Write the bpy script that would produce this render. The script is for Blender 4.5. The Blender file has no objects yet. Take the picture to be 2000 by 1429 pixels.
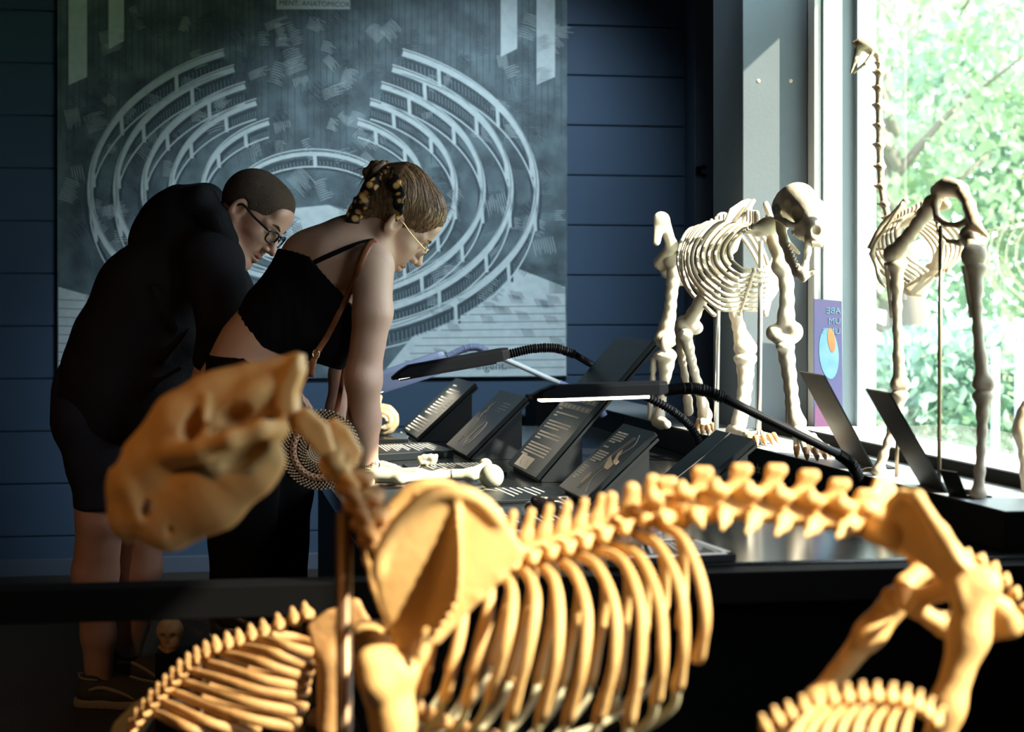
import bpy, bmesh, math, random
import numpy as np
from mathutils import Vector, Matrix, Quaternion

random.seed(7)
rng = np.random.default_rng(7)
SC = bpy.context.scene
COL = SC.collection

# ---------------------------------------------------------------- camera
F_PX, EYE, PCX, PCY = 3500.0, 1.10, 1000.0, 600.0     # focal length in px of a 2000x1429 frame, eye height, horizon
cam_d = bpy.data.cameras.new('camera')
cam = bpy.data.objects.new('camera', cam_d)
COL.objects.link(cam)
cam.location = (0, 0, EYE)
cam.rotation_euler = (math.radians(90), 0, 0)
cam_d.sensor_width = 36.0
cam_d.lens = 36.0 * F_PX / 2000.0
cam_d.shift_y = -(714.5 - PCY) / 2000.0
cam_d.clip_start = 0.05
cam_d.clip_end = 300
cam_d.dof.use_dof = True
cam_d.dof.focus_distance = 4.75
cam_d.dof.aperture_fstop = 4.2
SC.camera = cam

# ---------------------------------------------------------------- world, sun, spot lamps, exposure
TH = math.atan(0.171)
CT, ST = math.cos(TH), math.sin(TH)
def R(a, b, z=0.0):
    """room axes (a along the back wall, b along the window wall) to world"""
    return np.array((a * CT - b * ST, a * ST + b * CT, z))

world = bpy.data.worlds.new('sky')
SC.world = world
world.use_nodes = True
wn = world.node_tree.nodes
bg = wn['Background']
bg.inputs['Color'].default_value = (0.80, 0.90, 1.0, 1)
bg.inputs['Strength'].default_value = 7.2

sun_d = bpy.data.lights.new('sun', 'SUN')
sun_d.energy = 19.0
sun_d.color = (1.0, 0.87, 0.66)
sun_d.angle = math.radians(0.8)
sun = bpy.data.objects.new('sun', sun_d)
COL.objects.link(sun)
sun_dir = Vector(R(-0.66, 0.44, -0.60)).normalized()
sun.rotation_euler = sun_dir.to_track_quat('-Z', 'Y').to_euler()
sun.location = (6, -3, 6)

def aimed_spot(name, loc, target, power, color, size, soft=0.08):
    d = bpy.data.lights.new(name, 'SPOT')
    d.energy = power; d.color = color; d.spot_size = math.radians(size); d.spot_blend = 0.6; d.shadow_soft_size = soft
    o = bpy.data.objects.new(name, d); COL.objects.link(o)
    o.location = loc
    o.rotation_euler = (Vector(target) - Vector(loc)).to_track_quat('-Z', 'Y').to_euler()
    return o
# warm gallery spotlights on the ceiling behind the photographer
aimed_spot('gallery_spotlight', (-1.5, 0.7, 2.95), (-0.42, 2.1, 0.90), 62, (1.0, 0.48, 0.15), 40, 0.07)
aimed_spot('gallery_spotlight', (-2.4, 0.8, 2.8), (-1.1, 4.7, 0.3), 75, (1.0, 0.50, 0.20), 30, 0.1)

# added unseen cool spot over the touch table, brightens the large print
aimed_spot('print_fill_spot', R(1.5, 4.5, 3.1), R(1.15, 7.5, 1.0), 450, (0.74, 0.92, 1.0), 53, 0.2)

SC.view_settings.view_transform = 'Standard'
SC.view_settings.look = 'None'
SC.view_settings.gamma = 1.0
SC.view_settings.exposure = 0.0
SC.view_settings.use_curve_mapping = False
SC.cycles.use_denoising = True
SC.cycles.max_bounces = 10
SC.cycles.diffuse_bounces = 5
SC.cycles.glossy_bounces = 4
SC.cycles.transmission_bounces = 8
SC.cycles.transparent_max_bounces = 24
SC.cycles.sample_clamp_indirect = 6.0
SC.cycles.caustics_reflective = False
SC.cycles.caustics_refractive = False

# ---------------------------------------------------------------- geometry of the view
def at(px, py, Y):
    return np.array(((px - PCX) / F_PX * Y, Y, EYE - (py - PCY) / F_PX * Y))
def ray(px, py):
    return np.array(((px - PCX) / F_PX, 1.0, -(py - PCY) / F_PX))
EYE_P = np.array((0, 0, EYE))
def on_z(px, py, z):
    r = ray(px, py); return EYE_P + r * ((z - EYE) / r[2])
def on_b(px, py, b):
    r = ray(px, py); n = R(0, 1); return EYE_P + r * (b / float(r @ n))
def on_a(px, py, a):
    r = ray(px, py); n = R(1, 0); return EYE_P + r * (a / float(r @ n))
def to_ab(p):
    return float(p @ R(1, 0)), float(p @ R(0, 1)), float(p[2])

# ---------------------------------------------------------------- objects
def link(name, me, mat=None, parent=None, smooth=True):
    o = bpy.data.objects.new(name, me)
    COL.objects.link(o)
    if mat is not None and len(me.materials) == 0:
        me.materials.append(mat)
    if parent is not None:
        o.parent = parent
        o.matrix_parent_inverse = parent.matrix_basis.inverted() if False else Matrix.Translation(-Vector(parent.location))
    return o
def tag(o, label=None, cat=None, group=None, kind=None):
    if label: o['label'] = label
    if cat: o['category'] = cat
    if group: o['group'] = group
    if kind: o['kind'] = kind
    return o
def thing(name, loc, label, cat, group=None):
    o = bpy.data.objects.new(name, None)
    o.empty_display_size = 0.05
    COL.objects.link(o)
    o.location = Vector([float(x) for x in loc])
    return tag(o, label, cat, group)
def mesh_np(name, V, faces, smooth=True):
    """V (n,3); faces (m,k) array or list of tuples"""
    me = bpy.data.meshes.new(name)
    if isinstance(faces, np.ndarray):
        n, k = faces.shape
        me.vertices.add(len(V)); me.vertices.foreach_set('co', np.asarray(V, np.float32).ravel())
        me.loops.add(n * k); me.loops.foreach_set('vertex_index', faces.astype(np.int32).ravel())
        me.polygons.add(n)
        me.polygons.foreach_set('loop_start', np.arange(0, n * k, k, dtype=np.int32))
        me.polygons.foreach_set('loop_total', np.full(n, k, np.int32))
        me.update(calc_edges=True)
    else:
        me.from_pydata([tuple(map(float, v)) for v in V], [], faces); me.update()
    if smooth:
        me.polygons.foreach_set('use_smooth', np.ones(len(me.polygons), bool))
    return me

class MB:
    """collects shapes into ONE mesh"""
    def __init__(s): s.v = []; s.f = []
    def add(s, V, faces):
        o = len(s.v); s.v.extend([tuple(map(float, p)) for p in V])
        s.f.extend([tuple(int(i) + o for i in f) for f in faces]); return s
    def hexa(s, c8):
        return s.add(c8, [(0, 3, 2, 1), (4, 5, 6, 7), (0, 1, 5, 4), (1, 2, 6, 5), (2, 3, 7, 6), (3, 0, 4, 7)])
    def rbox(s, a0, a1, b0, b1, z0, z1):
        return s.hexa([R(a0, b0, z0), R(a1, b0, z0), R(a1, b1, z0), R(a0, b1, z0), R(a0, b0, z1), R(a1, b0, z1), R(a1, b1, z1), R(a0, b1, z1)])
    def quadprism(s, top4, down):
        t = [np.asarray(p, float) for p in top4]; d = np.asarray(down, float)
        return s.hexa([p + d for p in t] + t)
    def tube(s, pts, rad, seg=10, flat=1.0, fdir=None, caps=True):
        V, Fc = sweep(pts, rad, seg, flat, fdir, caps); return s.add(V, Fc)
    def build(s, name, mat, parent=None, smooth=False, bevel=0.0):
        me = mesh_np(name, s.v, s.f, smooth)
        bm = bmesh.new(); bm.from_mesh(me); bmesh.ops.recalc_face_normals(bm, faces=bm.faces)
        if bevel:
            bmesh.ops.bevel(bm, geom=list(bm.edges), offset=bevel, segments=2, affect='EDGES', profile=0.6, clamp_overlap=True)
        bm.to_mesh(me); bm.free()
        if bevel: me.polygons.foreach_set('use_smooth', np.zeros(len(me.polygons), bool))
        return link(name, me, mat, parent)

def catmull(pts, n):
    P = np.asarray(pts, float)
    if len(P) == 2:
        t = np.linspace(0, 1, n)[:, None]; return P[0] * (1 - t) + P[1] * t
    Q = np.vstack([2 * P[0] - P[1], P, 2 * P[-1] - P[-2]])
    out = []
    L = len(P) - 1
    for x in np.linspace(0, L, n):
        i = min(int(x), L - 1); t = x - i
        p0, p1, p2, p3 = Q[i], Q[i + 1], Q[i + 2], Q[i + 3]
        out.append(0.5 * (2 * p1 + (p2 - p0) * t + (2 * p0 - 5 * p1 + 4 * p2 - p3) * t * t + (3 * p1 - p0 - 3 * p2 + p3) * t ** 3))
    return np.array(out)
def sweep(pts, rad, seg=10, flat=1.0, fdir=None, caps=True):
    P = np.asarray(pts, float); n = len(P)
    r = np.full(n, rad, float) if np.isscalar(rad) else np.asarray(rad, float)
    if len(r) != n: r = np.interp(np.linspace(0, 1, n), np.linspace(0, 1, len(r)), r)
    T = np.gradient(P, axis=0); T /= np.linalg.norm(T, axis=1)[:, None] + 1e-12
    up = np.array((0, 1, 0.0)) if fdir is None else np.asarray(fdir, float)
    V = []; 
    for i in range(n):
        u = up - T[i] * (up @ T[i])
        if np.linalg.norm(u) < 1e-4: u = np.array((1, 0, 0.0)) - T[i] * T[i][0]
        u /= np.linalg.norm(u); w = np.cross(T[i], u)
        for k in range(seg):
            a = 2 * math.pi * k / seg
            V.append(P[i] + r[i] * (math.cos(a) * u * flat + math.sin(a) * w))
    Fc = [(i * seg + k, i * seg + (k + 1) % seg, (i + 1) * seg + (k + 1) % seg, (i + 1) * seg + k) for i in range(n - 1) for k in range(seg)]
    if caps:
        Fc.append(tuple(range(seg - 1, -1, -1))); Fc.append(tuple((n - 1) * seg + k for k in range(seg)))
    return V, Fc
def tube_obj(name, pts, rad, mat, parent=None, n=None, seg=10, flat=1.0, fdir=None):
    P = catmull(pts, n) if n else np.asarray(pts, float)
    mb = MB(); mb.tube(P, rad, seg, flat, fdir); return mb.build(name, mat, parent, smooth=True)

# ---------------------------------------------------------------- smooth solids from distance fields (bones, bodies)
class Field:
    def __init__(s): s.ops = []; s.cuts = []; s.masks = []
    def _push(s, op, k, fn, lo, hi):
        s.ops.append((op, k, fn, np.asarray(lo, float), np.asarray(hi, float))); return s
    def cap(s, a, b, ra, rb=None, k=0.01, op='u', n=None, sq=1.0):
        a = np.asarray(a, float); b = np.asarray(b, float); rb = ra if rb is None else rb
        ab = b - a; L2 = float(ab @ ab) + 1e-12; m = max(ra, rb)
        nn = None if n is None else np.asarray(n, float) / np.linalg.norm(n)
        def fn(x, y, z):
            px, py, pz = x - a[0], y - a[1], z - a[2]
            t = np.clip((px * ab[0] + py * ab[1] + pz * ab[2]) / L2, 0, 1)
            qx, qy, qz = px - t * ab[0], py - t * ab[1], pz - t * ab[2]
            d2 = qx * qx + qy * qy + qz * qz
            if nn is not None:
                qn = qx * nn[0] + qy * nn[1] + qz * nn[2]
                d2 = d2 + qn * qn * (1 / sq ** 2 - 1)
            f = np.sqrt(np.maximum(d2, 0)) - (ra + (rb - ra) * t)
            return f * min(sq, 1.0) if nn is not None else f
        return s._push(op, k, fn, np.minimum(a, b) - m, np.maximum(a, b) + m)
    def path(s, pts, rad, k=0.01, op='u', n=None, sq=1.0):
        r = [rad] * len(pts) if np.isscalar(rad) else rad
        for i in range(len(pts) - 1): s.cap(pts[i], pts[i + 1], r[i], r[i + 1], k, op, n, sq)
        return s
    def ell(s, c, r, M=None, k=0.01, op='u'):
        c = np.asarray(c, float); r = np.asarray((r, r, r) if np.isscalar(r) else r, float)
        M = np.eye(3) if M is None else np.asarray(M, float)      # columns = local axes
        def fn(x, y, z):
            px, py, pz = x - c[0], y - c[1], z - c[2]
            a = (px * M[0, 0] + py * M[1, 0] + pz * M[2, 0]); b = (px * M[0, 1] + py * M[1, 1] + pz * M[2, 1]); d = (px * M[0, 2] + py * M[1, 2] + pz * M[2, 2])
            k0 = np.sqrt((a / r[0]) ** 2 + (b / r[1]) ** 2 + (d / r[2]) ** 2)
            k1 = np.sqrt((a / r[0] ** 2) ** 2 + (b / r[1] ** 2) ** 2 + (d / r[2] ** 2) ** 2) + 1e-9
            return k0 * (k0 - 1) / k1
        e = np.sqrt(((M * r) ** 2).sum(1))
        return s._push(op, k, fn, c - e, c + e)
    def box(s, c, h, M=None, rnd=0.0, k=0.01, op='u'):
        c = np.asarray(c, float); h = np.asarray(h, float) - rnd
        M = np.eye(3) if M is None else np.asarray(M, float)
        def fn(x, y, z):
            px, py, pz = x - c[0], y - c[1], z - c[2]
            q = [np.abs(px * M[0, i] + py * M[1, i] + pz * M[2, i]) - h[i] for i in range(3)]
            return np.sqrt(sum(np.maximum(t, 0) ** 2 for t in q)) + np.minimum(np.maximum(q[0], np.maximum(q[1], q[2])), 0) - rnd
        e = np.abs(M * (h + rnd)).sum(1)
        return s._push(op, k, fn, c - e, c + e)
    def plate(s, pts, th, M, o, k=0.01, op='u', bend=None, rnd=0.0):
        """polygon pts (2-D) in the plane of M's first two columns about o, thickness 2*th along the third"""
        P = np.asarray(pts, float); M = np.asarray(M, float); o = np.asarray(o, float)
        def fn(x, y, z):
            px, py, pz = x - o[0], y - o[1], z - o[2]
            u = px * M[0, 0] + py * M[1, 0] + pz * M[2, 0]; v = px * M[0, 1] + py * M[1, 1] + pz * M[2, 1]; w = px * M[0, 2] + py * M[1, 2] + pz * M[2, 2]
            if bend is not None: w = w - bend(u, v)
            d = np.full(u.shape, 1e9); sg = np.ones(u.shape)
            for i in range(len(P)):
                A, B = P[i], P[i - 1]
                ex, ey = B[0] - A[0], B[1] - A[1]; wx, wy = u - A[0], v - A[1]
                t = np.clip((wx * ex + wy * ey) / (ex * ex + ey * ey + 1e-12), 0, 1)
                d = np.minimum(d, (wx - ex * t) ** 2 + (wy - ey * t) ** 2)
                c1, c2, c3 = v >= A[1], v < B[1], ex * wy > ey * wx
                flip = (c1 & c2 & c3) | (~c1 & ~c2 & ~c3)
                sg = np.where(flip, -sg, sg)
            d = np.sqrt(d) * sg + rnd
            q1 = np.abs(w) - th + rnd
            return np.minimum(np.maximum(d, q1), 0) + np.sqrt(np.maximum(d, 0) ** 2 + np.maximum(q1, 0) ** 2) - rnd
        c = np.array([o + M[:, 0] * p[0] + M[:, 1] * p[1] for p in P]); e = np.abs(M[:, 2]) * (th + 0.06) + 0.01
        return s._push(op, k, fn, c.min(0) - e, c.max(0) + e)
    def cut(s, point, normal):
        """keep the side that the normal points away from"""
        s.cuts.append((np.asarray(point, float), np.asarray(normal, float) / np.linalg.norm(normal))); return s
    def eval(s, ax, ay, az):
        shp = (len(ax), len(ay), len(az)); D = np.full(shp, 1.0, np.float32); h = ax[1] - ax[0]
        for op, k, fn, lo, hi in s.ops:
            m = 1.5 * k + 2.5 * h
            i0, i1 = np.searchsorted(ax, lo[0] - m), np.searchsorted(ax, hi[0] + m)
            j0, j1 = np.searchsorted(ay, lo[1] - m), np.searchsorted(ay, hi[1] + m)
            k0, k1 = np.searchsorted(az, lo[2] - m), np.searchsorted(az, hi[2] + m)
            if i0 >= i1 or j0 >= j1 or k0 >= k1: continue
            d = fn(ax[i0:i1, None, None], ay[None, j0:j1, None], az[None, None, k0:k1]).astype(np.float32)
            S = D[i0:i1, j0:j1, k0:k1]
            if op == 'u':
                hh = np.maximum(k - np.abs(S - d), 0) / max(k, 1e-9); D[i0:i1, j0:j1, k0:k1] = np.minimum(S, d) - hh * hh * k * 0.25
            elif op == 's':
                d = -d; hh = np.maximum(k - np.abs(S - d), 0) / max(k, 1e-9); D[i0:i1, j0:j1, k0:k1] = np.maximum(S, d) + hh * hh * k * 0.25
        for fn in s.masks: D = np.maximum(D, np.broadcast_to(fn(ax[:, None, None], ay[None, :, None], az[None, None, :]), D.shape).astype(np.float32))
        for p, n in s.cuts:
            d = (ax[:, None, None] - p[0]) * n[0] + (ay[None, :, None] - p[1]) * n[1] + (az[None, None, :] - p[2]) * n[2]
            D = np.maximum(D, d.astype(np.float32))
        return D
    def bounds(s):
        u = [o for o in s.ops if o[0] == 'u']
        return np.min([o[3] for o in u], 0), np.max([o[4] for o in u], 0)
    def polys(s, step, lo=None, hi=None, warp=None):
        l, h = s.bounds(); lo = l - 3 * step if lo is None else np.asarray(lo, float); hi = h + 3 * step if hi is None else np.asarray(hi, float)
        ax, ay, az = [np.arange(lo[i], hi[i] + step, step) for i in range(3)]
        D = s.eval(ax, ay, az)
        if warp is not None: D = D + warp(ax[:, None, None], ay[None, :, None], az[None, None, :]).astype(np.float32)
        for sl in ((0, slice(None), slice(None)), (-1, slice(None), slice(None)), (slice(None), 0, slice(None)), (slice(None), -1, slice(None)), (slice(None), slice(None), 0), (slice(None), slice(None), -1)):
            D[sl] = np.maximum(D[sl], 1e-4)
        return surface_nets(D, np.array((ax[0], ay[0], az[0])), step)
    def build(s, name, step, mat, parent=None, warp=None):
        V, Fc = s.polys(step, warp=warp)
        return link(name, mesh_np(name, V, Fc), mat, parent)

def surface_nets(D, org, h):
    ins = D < 0
    nx, ny, nz = D.shape
    cnt = np.zeros((nx - 1, ny - 1, nz - 1), np.int8)
    for i in (0, 1):
        for j in (0, 1):
            for k in (0, 1): cnt += ins[i:nx - 1 + i, j:ny - 1 + j, k:nz - 1 + k]
    act = (cnt > 0) & (cnt < 8)
    I, J, K = np.nonzero(act)
    idx = np.full(act.shape, -1, np.int64); idx[I, J, K] = np.arange(len(I))
    acc = np.zeros((len(I), 3)); num = np.zeros(len(I))
    C = [(0, 0, 0), (1, 0, 0), (0, 1, 0), (1, 1, 0), (0, 0, 1), (1, 0, 1), (0, 1, 1), (1, 1, 1)]
    for a, b in ((0, 1), (2, 3), (4, 5), (6, 7), (0, 2), (1, 3), (4, 6), (5, 7), (0, 4), (1, 5), (2, 6), (3, 7)):
        ca, cb = C[a], C[b]
        da = D[I + ca[0], J + ca[1], K + ca[2]]; db = D[I + cb[0], J + cb[1], K + cb[2]]
        m = (da < 0) != (db < 0)
        t = np.where(m, da / np.where(m, da - db, 1), 0)
        for q in range(3): acc[:, q] += np.where(m, ca[q] + t * (cb[q] - ca[q]), 0)
        num += m
    V = (np.stack([I, J, K], 1) + acc / num[:, None]) * h + org
    quads = []
    for axis in range(3):
        o = [1, 1, 1]; o[axis] = 0
        s0 = tuple(slice(o[q], (nx, ny, nz)[q] - 1) for q in range(3))
        e = [0, 0, 0]; e[axis] = 1
        s1 = tuple(slice(o[q] + e[q], (nx, ny, nz)[q] - 1 + e[q]) for q in range(3))
        A = ins[s0]; B = ins[s1]
        x, y, z = np.nonzero(A != B); g = A[x, y, z]
        x, y, z = x + o[0], y + o[1], z + o[2]
        p = [(1, 2), (2, 0), (0, 1)][axis]
        def cell(du, dv):
            c = [x, y, z]; c[p[0]] = c[p[0]] - du; c[p[1]] = c[p[1]] - dv
            return idx[c[0], c[1], c[2]]
        q = np.stack([cell(1, 1), cell(0, 1), cell(0, 0), cell(1, 0)], 1)
        q[~g] = q[~g][:, ::-1]
        quads.append(q)
    Q = np.concatenate(quads); Q = Q[(Q >= 0).all(1)]
    return V, Q

# ---------------------------------------------------------------- materials
def mat(name, color, rough=0.6, metal=0.0, spec=0.5, noise=None, bump=None, emit=None, coat=0.0, trans=0.0, sss=0.0):
    """noise=(scale, second colour, contrast, detail); bump=(scale, strength)"""
    m = bpy.data.materials.new(name); m.use_nodes = True
    nt = m.node_tree; b = nt.nodes['Principled BSDF']
    b.inputs['Base Color'].default_value = (*color, 1); b.inputs['Roughness'].default_value = rough
    b.inputs['Metallic'].default_value = metal; b.inputs['Specular IOR Level'].default_value = spec
    b.inputs['Coat Weight'].default_value = coat
    if sss:
        b.inputs['Subsurface Weight'].default_value = sss; b.inputs['Subsurface Radius'].default_value = (0.012, 0.005, 0.003); b.inputs['Subsurface Scale'].default_value = 0.6
    tc = nt.nodes.new('ShaderNodeTexCoord')
    if noise:
        n = nt.nodes.new('ShaderNodeTexNoise'); n.inputs['Scale'].default_value = noise[0]; n.inputs['Detail'].default_value = noise[3] if len(noise) > 3 else 4
        nt.links.new(tc.outputs['Object'], n.inputs['Vector'])
        r = nt.nodes.new('ShaderNodeValToRGB'); c = noise[2] if len(noise) > 2 else 0.3
        r.color_ramp.elements[0].position = 0.5 - c / 2; r.color_ramp.elements[1].position = 0.5 + c / 2
        r.color_ramp.elements[0].color = (*noise[1], 1); r.color_ramp.elements[1].color = (*color, 1)
        nt.links.new(n.outputs['Fac'], r.inputs['Fac']); nt.links.new(r.outputs['Color'], b.inputs['Base Color'])
    if bump:
        n2 = nt.nodes.new('ShaderNodeTexNoise'); n2.inputs['Scale'].default_value = bump[0]; n2.inputs['Detail'].default_value = 5
        nt.links.new(tc.outputs['Object'], n2.inputs['Vector'])
        bp = nt.nodes.new('ShaderNodeBump'); bp.inputs['Strength'].default_value = bump[1]; bp.inputs['Distance'].default_value = 0.01
        nt.links.new(n2.outputs['Fac'], bp.inputs['Height']); nt.links.new(bp.outputs['Normal'], b.inputs['Normal'])
    if emit:
        b.inputs['Emission Color'].default_value = (*emit[0], 1); b.inputs['Emission Strength'].default_value = emit[1]
    return m
def glass_mat(name, tint=(1, 1, 1), gloss=1.0):
    m = bpy.data.materials.new(name); m.use_nodes = True; nt = m.node_tree
    nt.nodes.remove(nt.nodes['Principled BSDF']); out = nt.nodes['Material Output']
    t = nt.nodes.new('ShaderNodeBsdfTransparent'); t.inputs['Color'].default_value = (*tint, 1)
    g = nt.nodes.new('ShaderNodeBsdfGlossy'); g.inputs['Roughness'].default_value = 0.0; g.inputs['Color'].default_value = (gloss, gloss, gloss, 1)
    f = nt.nodes.new('ShaderNodeFresnel'); f.inputs['IOR'].default_value = 1.5
    mx = nt.nodes.new('ShaderNodeMixShader')
    ge = nt.nodes.new('ShaderNodeNewGeometry'); mu = nt.nodes.new('ShaderNodeMath'); mu.operation = 'SUBTRACT'; mu.use_clamp = True
    nt.links.new(f.outputs[0], mu.inputs[0]); nt.links.new(ge.outputs['Backfacing'], mu.inputs[1])      # reflect at the front face of each sheet
    nt.links.new(mu.outputs[0], mx.inputs[0]); nt.links.new(t.outputs[0], mx.inputs[1]); nt.links.new(g.outputs[0], mx.inputs[2]); nt.links.new(mx.outputs[0], out.inputs['Surface'])
    return m
def leaf_mat(name, c1, c2, tr=0.45):
    m = bpy.data.materials.new(name); m.use_nodes = True; nt = m.node_tree
    b = nt.nodes['Principled BSDF']; out = nt.nodes['Material Output']; b.inputs['Roughness'].default_value = 0.45
    oi = nt.nodes.new('ShaderNodeTexCoord'); n = nt.nodes.new('ShaderNodeTexNoise'); n.inputs['Scale'].default_value = 1.3; n.inputs['Detail'].default_value = 6
    nt.links.new(oi.outputs['Object'], n.inputs['Vector'])
    r = nt.nodes.new('ShaderNodeValToRGB'); r.color_ramp.elements[0].position = 0.38; r.color_ramp.elements[1].position = 0.62
    r.color_ramp.elements[0].color = (*c1, 1); r.color_ramp.elements[1].color = (*c2, 1)
    nt.links.new(n.outputs['Fac'], r.inputs['Fac']); nt.links.new(r.outputs['Color'], b.inputs['Base Color'])
    t = nt.nodes.new('ShaderNodeBsdfTranslucent'); nt.links.new(r.outputs['Color'], t.inputs['Color'])
    mx = nt.nodes.new('ShaderNodeMixShader'); mx.inputs[0].default_value = tr
    nt.links.new(b.outputs[0], mx.inputs[1]); nt.links.new(t.outputs[0], mx.inputs[2]); nt.links.new(mx.outputs[0], out.inputs['Surface'])
    return m

M = {}
M['wall'] = mat('wall_paint', (0.066, 0.113, 0.195), 0.55, spec=0.3, noise=(3, (0.056, 0.100, 0.176), 0.5), bump=(60, 0.05))
M['column'] = mat('column_paint', (0.10, 0.125, 0.15), 0.55, noise=(5, (0.085, 0.11, 0.135), 0.5), bump=(80, 0.04))
M['post'] = mat('post_paint_lit', (0.11, 0.14, 0.20), 0.45)  # paler than the wall, in place of window light on the corner post
M['black'] = mat('black_lacquer', (0.0035, 0.0037, 0.004), 0.6, spec=0.05, noise=(12, (0.0028, 0.003, 0.0034), 0.5))
M['worktop'] = mat('worktop_laminate', (0.017, 0.019, 0.020), 0.15, spec=0.6, noise=(14, (0.013, 0.015, 0.016), 0.5))
M['panel'] = mat('panel_print', (0.008, 0.012, 0.015), 0.38, spec=0.22)
M['dark_side'] = mat('stand_side', (0.014, 0.018, 0.022), 0.55, spec=0.25)
M['cover'] = mat('plinth_cover', (0.30, 0.33, 0.35), 0.35)
M['print'] = mat('white_print', (0.88, 0.86, 0.80), 0.5)
M['print_dim'] = mat('grey_print', (0.30, 0.33, 0.34), 0.5)
M['print_tan'] = mat('tan_print', (0.62, 0.52, 0.40), 0.5)
M['white'] = mat('white_paint', (0.75, 0.77, 0.78), 0.5)
M['frame'] = mat('frame_paint', (0.26, 0.33, 0.37), 0.45)
M['ceiling'] = mat('ceiling_paint', (0.05, 0.055, 0.065), 0.8)
M['floor'] = mat('floor_carpet', (0.075, 0.055, 0.042), 0.9, noise=(180, (0.03, 0.022, 0.018), 0.3), bump=(260, 0.5))
M['hallwall'] = mat('hall_paint', (0.06, 0.055, 0.055), 0.8)
M['sill'] = mat('sill_stone', (0.70, 0.70, 0.69), 0.5)
M['glass'] = glass_mat('window_glass', (0.97, 0.99, 0.98))
M['case_glass'] = glass_mat('case_glass', (0.92, 0.95, 0.95))
M['steel'] = mat('brushed_steel', (0.62, 0.63, 0.64), 0.32, metal=0.9)
M['brass'] = mat('brass_rod', (0.30, 0.24, 0.16), 0.35, metal=0.8)
# ================================================================ the room
B_WALL = 7.57
A_WIN = 1.90
PITCH, NB = 0.2155, 15
wall = tag(MB().rbox(-3.3, 2.6, B_WALL + 0.02, B_WALL + 0.2, 0, 3.2).build('wall_back', M['wall']), kind='structure')
z0 = 1.1 + (600 - 635) / 3500 * 7.7        # a joint seen right of the poster
z0 -= PITCH * math.floor(z0 / PITCH)
for i in range(-1, NB):
    za, zb = max(0.0, z0 + i * PITCH) + 0.0025, min(3.2, z0 + (i + 1) * PITCH) - 0.0025
    if zb - za < 0.02: continue
    MB().rbox(-3.3, 2.55, B_WALL - 0.004 + 0.002 * (i % 2), B_WALL + 0.03, za, zb).build('board', M['wall'], wall, bevel=0.004)
tag(MB().rbox(-3.3, 2.3, B_WALL - 0.02, B_WALL + 0.02, 0, 0.07).build('baseboard_back', M['post'], bevel=0.004), kind='structure')
tag(MB().rbox(-3.5, 2.6, -3.4, 7.8, -0.1, 0).build('floor', M['floor']), kind='structure')
tag(MB().rbox(-3.5, 2.6, -3.4, 7.8, 3.2, 3.3).build('ceiling', M['ceiling']), kind='structure')
tag(MB().rbox(-3.45, -3.3, -3.4, 7.8, 0, 3.2).build('wall_left', M['hallwall']), kind='structure')
tag(MB().rbox(-3.3, 2.6, -3.5, -3.35, 0, 3.2).build('wall_front', M['hallwall']), kind='structure')
# window wall: piers, lintels and breast walls with three glazed openings
wr = MB()
wr.rbox(A_WIN, A_WIN + 0.18, -3.4, 5.16, 0, 0.70)                     # breast wall
wr.rbox(A_WIN, A_WIN + 0.18, 2.86, 5.14, 2.25, 3.2)                  # lintel over the middle opening
wr.rbox(A_WIN, A_WIN + 0.18, -3.4, 2.68, 2.55, 3.2)                  # lintel over the near opening
wr.rbox(A_WIN, A_WIN + 0.18, 2.68, 2.86, 0.7, 3.2)                   # pier
wr.rbox(A_WIN, A_WIN + 0.18, -3.4, 0.4, 0.7, 2.55)  # unseen infill, narrows the near opening to cut sky fill
wr.rbox(A_WIN, A_WIN + 0.18, 1.8, 2.7, 0.7, 2.55)  # unseen infill, same purpose
wr.rbox(1.80, A_WIN + 0.03, 5.16, 5.60, 0.0, 3.2)
wr.rbox(1.80, 2.06, 5.56, 5.62, 0, 3.2)                              # returns behind the column
wr.rbox(2.06, 2.10, 5.56, 6.25, 0, 3.2)
wr.rbox(2.06, 2.28, 6.20, 6.25, 0, 3.2)
wr.rbox(2.27, 2.31, 6.20, 7.8, 0, 3.2)
tag(wr.build('wall_right', M['column']), kind='structure')
# column with a screwed cover board, and a corner post behind it
c1 = tag(MB().rbox(1.594, 1.797, 5.2, 5.52, 0.733, 3.2).build('trim_1', M['column'], bevel=0.003), kind='structure')
for px in (1481, 1544):
    p = on_b(px, 158, 5.2)
    me = bpy.data.meshes.new('screw'); bm = bmesh.new(); bmesh.ops.create_uvsphere(bm, u_segments=12, v_segments=8, radius=0.0065); bm.to_mesh(me); bm.free()
    o = link('screw', me, M['print_tan'], c1); o.location = Vector(p); o.scale = (1, 0.5, 1)
tag(MB().rbox(2.056, 2.24, 7.40, B_WALL + 0.01, 0, 3.2).build('trim_2', M['post'], bevel=0.004), kind='structure')
k = tag(MB().rbox(2.056 + 0.004, 2.08, 7.375, 7.42, 1.66, 1.70).build('hinge', M['black'], bpy.data.objects['trim_2'], bevel=0.004))
for dz in (-0.018, 0.018):
    MB().rbox(2.085, 2.105, 7.388, 7.41, 1.68 + dz - 0.008, 1.68 + dz + 0.008).build('bolt', M['black'], bpy.data.objects['trim_2'], bevel=0.003)
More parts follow.
